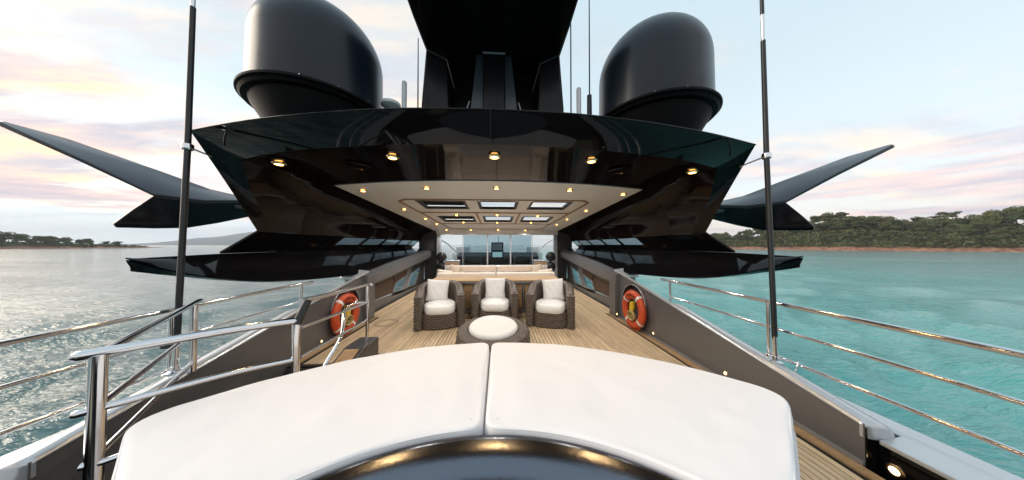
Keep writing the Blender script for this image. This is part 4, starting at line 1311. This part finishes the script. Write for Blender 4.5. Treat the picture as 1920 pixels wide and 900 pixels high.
# ================================================================== SUNPAD and SPA
PC = Vector((0, -0.10, 0))
def sector_outline(th0, th1, r0, r1, cr):
    """annular sector with rounded corners, counter-clockwise"""
    base = []
    n = 40
    for i in range(n + 1):
        a = th0 + (th1 - th0) * i / n
        base.append(Vector((r1 * math.cos(a), r1 * math.sin(a), 0)))
    for i in range(n + 1):
        a = th1 + (th0 - th1) * i / n
        base.append(Vector((r0 * math.cos(a), r0 * math.sin(a), 0)))
    N = len(base)
    corners = {0: cr[0], n: cr[1], n + 1: cr[2], N - 1: cr[3]}
    out = []
    for i, p in enumerate(base):
        if i in corners:
            rad = corners[i]
            q0 = base[i - 1]; q1 = base[(i + 1) % N]
            d0 = (q0 - p).normalized(); d1 = (q1 - p).normalized()
            for k in range(7):
                t = k / 6
                out.append((p + d0 * rad) * (1 - t) ** 2 + p * 2 * t * (1 - t) + (p + d1 * rad) * t * t)
        else:
            if any(abs(i - c) <= 6 and (p - base[c]).length < corners[c] * 1.02 for c in corners):
                continue
            out.append(p)
    tot = sum((b_ - a_).length for a_, b_ in zip(out, out[1:] + out[:1]))
    return [p + PC for p in resample(out + [out[0]], int(tot / 0.028))[:-1]]
def inset_ring(pts, d):
    n = len(pts); out = []
    for i, p in enumerate(pts):
        a = pts[i - 1]; b = pts[(i + 1) % n]
        t = (b - a).normalized()
        out.append(p + Vector((-t.y, t.x, 0)) * d)
    return out
def puffy(outline, z0, z1, edge, name, m, parent, crown=0.0, belly=0.012, cell=0.07, wrinkle=0.0, rings=()):
    """upholstered slab: rounded shoulders, slightly bulging sides, meshed top that can carry a crown and soft wrinkles"""
    rows = []
    h = z1 - z0
    d0 = rings[-1] if rings else edge * 1.15
    def kk(d):
        k = min(1.0, max(0, d - edge) / 0.14)
        return k * k * (3 - 2 * k)
    for d, zz in ((0.010, z0), (0.0, z0 + 0.012), (-belly, z0 + h * 0.35), (-belly, z0 + h * 0.6), (0.002, z1 - edge * 0.55), (edge * 0.30, z1 - edge * 0.20), (edge * 0.75, z1 - edge * 0.05), (edge * 1.15, z1)) + tuple((e_, z1 + crown * kk(e_)) for e_ in rings):
        rows.append([Vector((p.x, p.y, zz + 0.003 * math.sin(11 * p.x + 7 * p.y) * (0 < d < edge))) for p in inset_ring(outline, d)])
    mb = MB().grid(rows, True)
    n = len(outline)
    ring = rows[-1]
    mb.f.append(tuple(range(n - 1, -1, -1)))
    xs = [p.x for p in ring]; ys = [p.y for p in ring]
    pts2 = [Vector((p.x, p.y)) for p in ring]
    def inside(x, y):
        c = False
        for i in range(n):
            p, q = pts2[i - 1], pts2[i]
            if (p.y > y) != (q.y > y) and x < (q.x - p.x) * (y - p.y) / (q.y - p.y) + p.x: c = not c
        return c
    extra = []
    y = min(ys) + cell / 2; odd = 0
    while y < max(ys):
        x = min(xs) + cell * (0.25 + 0.5 * odd)
        while x < max(xs):
            if inside(x, y) and min((Vector((x, y)) - p).length for p in pts2) > cell * 0.45:
                extra.append(Vector((x, y)))
            x += cell
        y += cell * 0.866; odd ^= 1
    from mathutils.geometry import delaunay_2d_cdt
    vs, es, fs = delaunay_2d_cdt(pts2 + extra, [], [list(range(n))], 1, 1e-5)[:3]
    out = []
    for v in vs:
        d = min((v - p).length for p in pts2)
        k = kk(d + d0); w_ = min(1, d / 0.1)
        out.append((v.x, v.y, z1 + crown * k + wrinkle * w_ * (fbm(v.x + 9.1, v.y, 5.0, 3) + 0.5 * fbm(v.x, v.y - 3.3, 13.0, 2))))
    mb.add(out, [tuple(f) for f in fs])
    return mb.build(name, m, parent, smooth=50)
for sx, lab in ((-1, 'large white sunpad half beside the stair railing'), (1, 'large white sunpad half beside the open starboard deck')):
    th0, th1 = (R(38.6), R(89.75)) if sx > 0 else (R(90.25), R(141.6))
    cr = (0.15, 0.08, 0.07, 0.08) if sx > 0 else (0.08, 0.15, 0.08, 0.07)
    root = thing('sunpad', lab, 'sunpad', (sx * 1.0, 1.3, 0))
    ol = sector_outline(th0, th1, 1.215, 2.19, cr)
    adopt(puffy(ol, 0.50, 0.655, 0.022, 'mattress', 'pad', None, 0.005, 0.006, 0.035, 0.0045, (0.045, 0.065)), root)
    lo = inset_ring(ol, 0.02)
    adopt(MB().prism([Vector((p.x, p.y, 0.0)) for p in lo], (0, 0, 0.505)).build('plinth', 'pad_trim'), root)
    for rs_ in (0.0,):
        tp_ = [Vector((p.x, p.y, 0.646)) for p in inset_ring(ol, 0.006)]
        adopt(MB().tube(tp_ + [tp_[0]], 0.0045, 6, False).build('top_piping', 'pad', smooth=60), root)
    sm_ = [Vector((p.x, p.y, 0.515)) for p in inset_ring(ol, -0.010)]
    adopt(MB().tube(sm_ + [sm_[0]], 0.006, 6, False).build('piping', 'pad_trim', smooth=60), root)
spa = thing('spa_tub', 'dark metal-flake spa rim with glossy sloping edge in front of the sunpads', 'spa', (0, -0.1, 0))
prof = [(1.19, 0.0), (1.19, 0.622), (1.197, 0.640), (1.19, 0.646)]
zcur = 0.646; rcur = 1.19
for rr_, sl in ((1.165, 0.03), (1.14, 0.06), (1.12, 0.11), (1.10, 0.18), (1.08, 0.28), (1.05, 0.36), (1.03, 0.34), (1.0, 0.2), (0.96, 0.09), (0.9, 0.04), (0.80, 0.03), (0.55, 0.02), (0.0, 0.01)):
    zcur -= (rcur - rr_) * sl; rcur = rr_
    prof.append((rr_, zcur))
adopt(MB().lathe(prof, (0, -0.1, 0), 128).build('tub_shell', 'flake', smooth=60), spa)

# ================================================================== WICKER FURNITURE
def weave(path, hfun, z0, closed, amp=0.011, stake=0.050, row=0.033, inset=None):
    """woven wall above a plan path: strands swell over and under upright stakes"""
    L = sum((b - a).length for a, b in zip(path, path[1:] + (path[:1] if closed else [])))
    ns = max(8, int(L / stake / 2) * 2)
    pp = path + ([path[0]] if closed else [])
    pts = resample(pp, ns * 3 + 1)
    if closed: pts = pts[:-1]
    n = len(pts)
    hmax = max(hfun(p) for p in pts)
    nr = int((hmax - z0) / row)
    rows = []
    for j in range(nr * 3 + 1):
        fr = j / (nr * 3)
        rj = j // 3; sub = j % 3
        ring = []
        for i, p in enumerate(pts):
            a = pts[i - 1] if (closed or i) else pts[i]; b = pts[(i + 1) % n] if (closed or i < n - 1) else pts[i]
            t = (b - a).normalized()
            nn = Vector((t.y, -t.x, 0))
            over = math.cos(math.pi * (i / 3) + math.pi * rj)
            d = amp * (0.55 * over + 0.45) * (1.0 if sub else 0.0) - (0 if sub else amp * 0.6)
            ring.append(p + nn * d + Vector((0, 0, z0 + (hfun(p) - z0) * fr)))
        rows.append(ring)
    return MB().grid(rows, closed)
def chair_proto():
    root = bpy.data.objects.new('wicker_armchair', None); COL.objects.link(root); root.empty_display_size = 0.1
    Ro, Ri, yf = 0.43, 0.295, -0.42
    outer = [Vector((-Ro - 0.005, yf + 0.03, 0)), Vector((-Ro, yf + 0.2, 0))] + [Vector((-Ro * math.cos(a), Ro * math.sin(a), 0)) for a in [math.pi * k / 24 for k in range(25)]] + [Vector((Ro, yf + 0.2, 0)), Vector((Ro + 0.005, yf + 0.03, 0))]
    inner = [Vector((Ri + 0.01, yf + 0.03, 0)), Vector((Ri, yf + 0.2, 0))] + [Vector((Ri * math.cos(a), Ri * math.sin(a), 0)) for a in [math.pi * k / 24 for k in range(25)]] + [Vector((-Ri, yf + 0.2, 0)), Vector((-Ri - 0.01, yf + 0.03, 0))]
    tipR = [Vector((Ro - 0.02, yf - 0.005, 0)), Vector((Ri + 0.035, yf - 0.005, 0))]
    tipL = [Vector((-Ri - 0.035, yf - 0.005, 0)), Vector((-Ro + 0.02, yf - 0.005, 0))]
    loop = outer + tipR + inner + tipL
    def hf(p):
        t = min(1, max(0, (p.y - yf) / 0.75))
        return 0.585 + 0.155 * (t * t * (3 - 2 * t)) + (0.0)
    # reverse so that the outward normal points out of the wall
    w = weave(loop[::-1], hf, 0.015, True)
    w.build('woven_shell', 'wicker', root, smooth=80)
    # rolled top edge
    o2 = resample(outer, 41); i2 = resample(inner[::-1], 41)
    rows = []
    for a, b in zip(o2, i2):
        c = (a + b) / 2
        r_ = []
        for k in range(7):
            t = k / 6
            p = a.lerp(b, t)
            r_.append((p.x, p.y, hf(c) - 0.004 + 0.030 * math.sin(math.pi * t)))
        rows.append(r_)
    # woven ripple on the roll
    rows2 = []
    rs = 5
    for i in range((len(rows) - 1) * rs + 1):
        k = min(len(rows) - 2, i // rs); f_ = i / rs - k
        rip = 0.004 * math.cos(math.pi * i)
        rows2.append([Vector(a).lerp(Vector(b), f_) + Vector((0, 0, rip * (0 < q < 6))) for q, (a, b) in enumerate(zip(rows[k], rows[k + 1]))])
    MB().grid(rows2).build('top_roll', 'wicker', root, smooth=80)
    for s_ in (1, -1):
        tips = MB()
        tips.add([(s_ * (Ro + 0.012), yf + 0.05, 0.592), (s_ * (Ro - 0.01), yf - 0.014, 0.588), (s_ * (Ri + 0.025), yf - 0.014, 0.588), (s_ * (Ri - 0.002), yf + 0.05, 0.592), (s_ * (Ro + Ri) / 2, yf + 0.045, 0.612)], [(0, 1, 4), (1, 2, 4), (2, 3, 4)])
        tips.build('arm_tip', 'wicker', root, smooth=60)
    fr_ = [Vector((-0.305, yf + 0.06, 0)), Vector((-0.2, yf - 0.005, 0)), Vector((0, yf - 0.035, 0)), Vector((0.2, yf - 0.005, 0)), Vector((0.305, yf + 0.06, 0))]
    weave(smooth_path(fr_, 6), lambda p: 0.285, 0.015, False).build('front_panel', 'wicker', root, smooth=80)
    # base board that closes the seat
    MB().prism([(-0.30, yf + 0.06, 0.2), (-0.15, yf - 0.01, 0.2), (0.15, yf - 0.01, 0.2), (0.30, yf + 0.06, 0.2), (0.28, 0.1, 0.2), (0, 0.28, 0.2), (-0.28, 0.1, 0.2)], (0, 0, 0.05)).build('seat_board', 'dark_in', root)
    # cushion, D-shaped
    ol = []
    for k in range(48):
        a = 2 * math.pi * k / 48
        cx, cy = math.cos(a), math.sin(a)
        e = 0.55
        x = 0.285 * math.copysign(abs(cx) ** e, cx); y = -0.11 + 0.36 * math.copysign(abs(cy) ** (0.75 if cy < 0 else 0.9), cy)
        if cy > 0: x *= 1 - 0.25 * cy
        ol.append(Vector((x, y, 0)))
    puffy(ol, 0.27, 0.415, 0.045, 'seat_cushion', 'cushion', root, 0.016, 0.008, 0.035, 0.004)
    return root
def pillow_mesh(w, h, t, seed=0):
    r = random.Random(seed)
    n = 18
    mb = MB()
    ph = r.uniform(0, 6)
    for s_ in (1, -1):
        rows = []
        for j in range(n + 1):
            v = -1 + 2 * j / n
            row = []
            for i in range(n + 1):
                u = -1 + 2 * i / n
                pin = 1 - 0.07 * (1 - abs(u)) * 0 - 0.055 * (1 - v * v) if True else 1
                x = u * w / 2 * (1 - 0.05 * (1 - v * v) ** 1)
                z = v * h / 2 * (1 - 0.05 * (1 - u * u) ** 1)
                th = t * (max(0, (1 - abs(u) ** 2.6)) * max(0, (1 - abs(v) ** 2.6))) ** 0.55
                wr = 0.006 * math.sin(9 * u + 5 * v + ph) * (1 - u * u) * (1 - v * v)
                row.append((x, s_ * (th + 0.003 * 0) + wr, z))
            rows.append(row)
        mb.grid(rows)
    return mb.mesh('pillow', 'pillow', 75)
CH = chair_proto()
chairs = [((-1.06, 4.70), 13, 'brown wicker tub armchair nearest the port side, white seat and pillow', 'white square pillow leaning in the port armchair', -0.05, 5),
          ((0.0, 4.86), 0, 'brown wicker tub armchair directly behind the oval pouf', 'white square pillow upright in the armchair behind the pouf', 0.0, 0),
          ((1.10, 4.66), -15, 'brown wicker tub armchair nearest the starboard side, white seat and pillow', 'white square pillow leaning in the starboard armchair', 0.04, -5)]
for i, ((x, y), a, lab, plab, dx, roll) in enumerate(chairs):
    c = CH if i == 0 else copy_tree(CH)
    c.location = (x, y, 0.0); c.rotation_euler = (0, 0, R(a))
    tag(c, lab, 'armchair', 'wicker armchairs in front of the bar counter')
    me = pillow_mesh(0.42, 0.42, 0.065, i)
    p = bpy.data.objects.new('pillow', me); COL.objects.link(p)
    rot = Matrix.Rotation(R(a), 4, 'Z')
    off = rot @ Vector((dx, 0.085, 0.0))
    p.location = (x + off.x, y + off.y, 0.605)
    p.rotation_euler = (R(-14), R(roll), R(a))
    tag(p, plab, 'pillow', 'white pillows in the wicker armchairs')

def pouf():
    root = thing('pouf', 'oval brown wicker pouf table with a white cushion top', 'pouf', (0.0, 3.29, 0))
    a_, b_ = 0.475, 0.58
    path = [Vector((a_ * math.cos(-2 * math.pi * k / 72), b_ * math.sin(-2 * math.pi * k / 72), 0)) for k in range(72)]
    w = weave(path, lambda p: 0.345, 0.01, True)
    # belly
    w.v = [(x * (1 + 0.05 * math.sin(math.pi * min(1, z / 0.36))), y * (1 + 0.05 * math.sin(math.pi * min(1, z / 0.36))), z) for x, y, z in w.v]
    w.build('woven_side', 'wicker', root, smooth=80)
    rows = []
    ns = 210
    for i in range(ns):
        t = -2 * math.pi * i / ns
        r_ = []
        for k in range(13):
            f = k / 12
            ra = a_ + 0.006 - (a_ - 0.29) * f; rb = b_ + 0.006 - (b_ - 0.38) * f
            zz = 0.342 + 0.035 * math.sin(math.pi * min(1, f * 1.15 + 0.0)) ** 0.8 + 0.006 * math.cos(math.pi * (i + (k // 2))) * (0 < k < 12)
            r_.append((ra * math.cos(t), rb * math.sin(t), zz))
        rows.append(r_)
    MB().grid(rows + [rows[0]]).build('woven_rim', 'wicker', root, smooth=80)
    MB().lathe([(0, 0.30), (0.98, 0.30)], (0, 0, 0), 48, sx=0.33, sy=0.42).build('inner_board', 'dark_in', root)
    ol = [Vector((0.325 * math.cos(2 * math.pi * k / 64), 0.425 * math.sin(2 * math.pi * k / 64), 0)) for k in range(64)]
    puffy(ol, 0.335, 0.415, 0.035, 'cushion', 'cushion', root, 0.014, 0.006, 0.03, 0.004)
pouf()

# ================================================================== BAR COUNTER, SOFA, TABLE
def bar():
    t = thing('bar_counter', 'low teak bar counter with grey posts standing behind the wicker armchairs', 'counter', (0, 5.5, 0))
    def B(mb, n, m, **k): return adopt(mb.build(n, m, None, **k), t)
    B(MB().box(-1.33, 1.38, 5.30, 5.86, 0.08, 0.655), 'carcass', 'dark_in')
    B(MB().box(-1.36, 1.41, 5.27, 5.88, 0.0, 0.08), 'plinth', 'grey_frame', bevel=0.006)
    B(MB().box(-1.38, 1.43, 5.22, 5.90, 0.655, 0.695), 'counter_edge', 'silver', bevel=0.012)
    y0 = 5.20
    for k in range(9):
        ya = 5.20 + k * 0.075
        B(MB().box(-1.42, 1.46, ya, ya + 0.070, 0.697, 0.722), 'top_slat', 'teak_trim')
    xs = [-1.32, -0.72, -0.06, 0.62, 1.37]
    for a, b in zip(xs, xs[1:]):
        for k in range(7):
            za = 0.10 + k * 0.078
            B(MB().box(a + 0.03, b - 0.03, 5.285, 5.299, za, za + 0.072), 'panel_slat', 'teak_trim')
    for x in xs:
        B(MB().box(x - 0.018, x + 0.018, 5.262, 5.299, 0.081, 0.654), 'post', 'grey_frame', bevel=0.004)
bar()
def rbox(x0, x1, y0, y1, z0, z1, name, m, root, edge=0.03):
    ol = []
    for cx, cy, a0 in ((x1, y1, 0), (x0, y1, 90), (x0, y0, 180), (x1, y0, 270)):
        rad = min(0.05, (x1 - x0) / 3, (y1 - y0) / 3)
        sx_ = -1 if cx == x1 else 1; sy_ = -1 if cy == y1 else 1
        for k in range(5):
            a = R(a0 + 90 * k / 4)
            ol.append(Vector((cx + sx_ * rad + rad * math.cos(a), cy + sy_ * rad + rad * math.sin(a), 0)))
    return adopt(puffy(ol, z0, z1, edge, name, m, None, 0.0, 0.006), root)
t = thing('sofa_aft', 'cream sofa with its long back against the bar counter', 'sofa', (0, 6.2, 0))
t.name = 'sofa'
rbox(-1.45, -0.01, 5.93, 6.12, 0.40, 0.80, 'back_cushion', 'cream_light', t)
rbox(0.01, 1.50, 5.93, 6.12, 0.40, 0.80, 'back_cushion', 'cream_light', t)
rbox(-1.5, 1.5, 6.13, 6.7, 0.22, 0.44, 'seat_cushion', 'cream', t)
adopt(MB().box(-1.5, 1.5, 5.92, 6.68, 0.0, 0.22).build('base', 'white_paint', bevel=0.01), t)
t = thing('sofa', 'cream sofa on the far side of the lacquer table, facing aft', 'sofa', (0, 8.4, 0))
rbox(-1.75, -0.01, 8.45, 8.65, 0.36, 0.74, 'back_cushion', 'cream', t)
rbox(0.01, 1.75, 8.45, 8.65, 0.36, 0.74, 'back_cushion', 'cream', t)
rbox(-1.75, 1.75, 7.9, 8.44, 0.2, 0.42, 'seat_cushion', 'cream', t)
adopt(MB().box(-1.8, 1.8, 7.9, 8.66, 0.0, 0.2).build('base', 'white_paint', bevel=0.01), t)
adopt(MB().box(-1.86, 1.86, 8.66, 8.72, 0.0, 0.76).build('back_board', 'white_paint', bevel=0.01), t)
t = thing('dining_table', 'low polished lacquer table between the two cream sofas', 'table', (0, 7.3, 0))
adopt(MB().box(-1.15, 1.15, 6.85, 7.8, 0.60, 0.645).build('table_top', 'table', bevel=0.012), t)
for x in (-0.7, 0.7):
    adopt(MB().lathe([(0.18, 0), (0.18, 0.02), (0.05, 0.05), (0.05, 0.55), (0.12, 0.60)], (x, 7.3, 0.0), 20).build('pedestal', 'chrome', smooth=40), t)
for i, (x, y, z, ry, rz, lab) in enumerate(((-1.45, 8.32, 0.62, 6, -18, 'peach throw pillow at the port end of the far sofa'), (1.42, 8.32, 0.62, -6, 18, 'peach throw pillow at the starboard end of the far sofa'), (-1.38, 6.42, 0.66, 10, 25, 'cream throw pillow at the port end of the near sofa'), (1.36, 6.42, 0.66, -10, -25, 'cream throw pillow at the starboard end of the near sofa'))):
    me = pillow_mesh(0.42, 0.38, 0.07, 10 + i)
    me.materials.clear(); me.materials.append(M['cream'] if i < 2 else M['cream_light'])
    p = bpy.data.objects.new('throw_pillow', me); COL.objects.link(p)
    p.location = (x, y, z); p.rotation_euler = (R(-18 if i < 2 else 20), R(ry), R(rz))
    tag(p, lab, 'pillow')

# ================================================================== GLASS DOOR FRONT and helm beyond
gd = thing('glass_door_front', 'row of tall glass doors with slim steel frames closing the lounge', 'glass doors', (0, 9.2, 0))
def G(mb, n, m, **k): return adopt(mb.build(n, m, None, **k), gd)
G(MB().box(-2.30, 2.38, 9.16, 9.30, 1.885, 2.03), 'header', 'ceiling', bevel=0.008)
for sx in (-1, 1):
    c = 2.24 * sx + 0.04
    G(MB().box(c - 0.07, c + 0.07, 9.12, 9.30, 0.0, 1.884), 'jamb', 'silver', bevel=0.008)
divs = [-2.13, -1.30, -0.36, 0.53, 1.38, 2.21]
for x in divs[1:-1]:
    w = 0.028 if x in (-0.36, 0.53) else 0.012
    G(MB().box(x - w, x + w, 9.20, 9.25, 0.02, 1.883), 'stile', 'silver', bevel=0.004)
for i, (a, b) in enumerate(zip(divs, divs[1:])):
    G(MB().box(a + 0.03, b - 0.03, 9.215, 9.227, 0.02, 1.88), 'pane', 'glass' if i in (0, 4) else 'tint')
# taupe corner panels between the frame and the vault
for sx in (-1, 1):
    c = 0.04
    G(MB().prism([(sx * 2.32 + c, 9.21, 0.0), (sx * 2.73, 9.21, 0.0), (sx * 2.78, 9.21, 1.28), (sx * 2.32 + c, 9.21, 1.28)], (0, 0.04, 0)), 'side_panel', 'dark_in')
    G(MB().prism([(sx * 2.32 + c, 9.205, 1.28), (sx * 2.95, 9.205, 1.28), (sx * 2.96, 9.205, 1.68), (sx * 2.80, 9.205, 1.90), (sx * 2.6, 9.205, 2.03), (sx * 2.32 + c, 9.205, 2.06)], (0, 0.04, 0)), 'corner_panel', 'taupe_dark')
for sx, lab in ((-1, 'teak locker with slatted door inside the port end of the lounge'), (1, 'teak locker with slatted door inside the starboard end of the lounge')):
    t = thing('teak_locker', lab, 'locker', (sx * 1.65, 8.95, 0))
    x0, x1 = sorted((sx * 1.90, sx * 2.16)) if False else sorted((sx * 1.38, sx * 1.92))
    x0, x1 = sorted((sx * 1.88, sx * 1.30)) if False else (x0, x1)
    adopt(MB().box(x0, x1, 8.85, 9.13, 0.0, 0.90).build('cabinet', 'grey_frame', bevel=0.006), t)
    for k in range(8):
        za = 0.06 + k * 0.10
        adopt(MB().box(x0 + 0.03, x1 - 0.03, 8.835, 8.849, za, za + 0.092).build('slat', 'teak_trim'), t)
    adopt(MB().box(x0 - 0.01, x1 + 0.01, 8.82, 9.14, 0.901, 0.925).build('top', 'silver', bevel=0.006), t)
    b = thing('covered_bolster', 'black padded roll stacked beside the teak locker, ' + ('port side' if sx < 0 else 'starboard side'), 'bolster', (sx * 2.1, 9.0, 0.0))
    for zz in (1.05, 0.68):
        q = MB().lathe([(0, -0.14), (0.12, -0.14), (0.17, -0.11), (0.19, 0), (0.17, 0.11), (0.12, 0.14), (0, 0.14)], (sx * 2.05, 8.98, zz), 22, axis='y')
        adopt(q.build('roll', 'black_satin', smooth=60), b)
    adopt(MB().box(min(sx * 1.94, sx * 2.16), max(sx * 1.94, sx * 2.16), 8.86, 9.1, 0.0, 0.50).build('stand', 'black_satin', bevel=0.01), b)
# forward helm
hm = thing('helm_console', 'dark helm console with a lit chart screen behind the glass doors', 'helm', (0.1, 11.6, 0))
adopt(MB().prism([(-1.9, 11.4, 0.0), (-1.9, 11.4, 0.95), (-1.9, 11.8, 1.12), (-1.9, 12.2, 1.12), (-1.9, 12.2, 0.0)], (3.9, 0, 0)).build('console', 'dark_in', bevel=0.03), hm)
adopt(MB().box(-0.28, 0.30, 11.30, 11.42, 0.0, 1.62).build('screen_column', 'black_satin', bevel=0.02), hm)
adopt(MB().box(-0.22, 0.24, 11.285, 11.299, 0.92, 1.16).build('chart_screen', 'screen'), hm)
adopt(MB().box(-0.22, 0.24, 11.285, 11.299, 1.25, 1.56).build('upper_screen', 'grey_frame'), hm)
for x in (-1.05, 1.1):
    s_ = thing('pilot_chair', 'dark padded helm seat behind the glass doors, ' + ('port side' if x < 0 else 'starboard side'), 'chair', (x, 10.6, 0))
    rbox(x - 0.35, x + 0.35, 10.35, 10.9, 0.55, 0.72, 'seat_pad', 'black_satin', s_)
    rbox(x - 0.35, x + 0.35, 10.30, 10.42, 0.72, 1.02, 'back_pad', 'taupe_dark', s_)
    adopt(MB().lathe([(0.2, 0), (0.2, 0.02), (0.05, 0.05), (0.05, 0.56)], (x, 10.62, 0), 16).build('pedestal', 'chrome', smooth=40), s_)
fd = thing('foredeck_coachroof', 'white coachroof and foredeck lockers seen through the glass doors', 'coachroof', (0, 14, 0))
adopt(MB().prism([(-2.5, 13.0, -0.1), (-2.5, 13.0, 1.15), (-2.5, 17.0, 1.0), (-2.5, 19.0, 0.3), (-2.5, 19.0, -0.1)], (5.0, 0, 0)).build('coachroof', 'white_paint', bevel=0.08), fd)
for x in (-2.2, 1.5):
    adopt(MB().box(x, x + 0.75, 12.6, 12.99, 0.9, 1.42).build('locker', 'white_paint', bevel=0.06), fd)
for sx in (-1, 1):
    adopt(MB().tube([(sx * 2.6, 9.6, 1.9), (sx * 2.3, 11.2, 1.55), (sx * 2.2, 12.9, 1.1)], 0.03, 8).build('windscreen_frame', 'white_paint', smooth=40), fd)
adopt(MB().tube([(0.05, 13.0, 1.0), (0.05, 13.0, 2.0)], 0.02, 8).build('jackstaff', 'grey_frame', smooth=40), fd)

# ================================================================== AIR
hz = bpy.data.materials.new('haze_air'); hz.use_nodes = True
nt = hz.node_tree; nt.nodes.clear()
pv = nt.nodes.new('ShaderNodeVolumePrincipled')
pv.inputs['Color'].default_value = (0.86, 0.92, 1.0, 1)
pv.inputs['Density'].default_value = 1.2e-4
pv.inputs['Anisotropy'].default_value = 0.0
om = nt.nodes.new('ShaderNodeOutputMaterial'); nt.links.new(pv.outputs[0], om.inputs['Volume'])
M['haze'] = hz
hzo = MB().box(-7600, 7600, -7600, 7600, WATER - 1.6, 330).build('haze', 'haze')
hzo['kind'] = 'stuff'; hzo['label'] = 'thin blue sea haze lying over the whole bay'
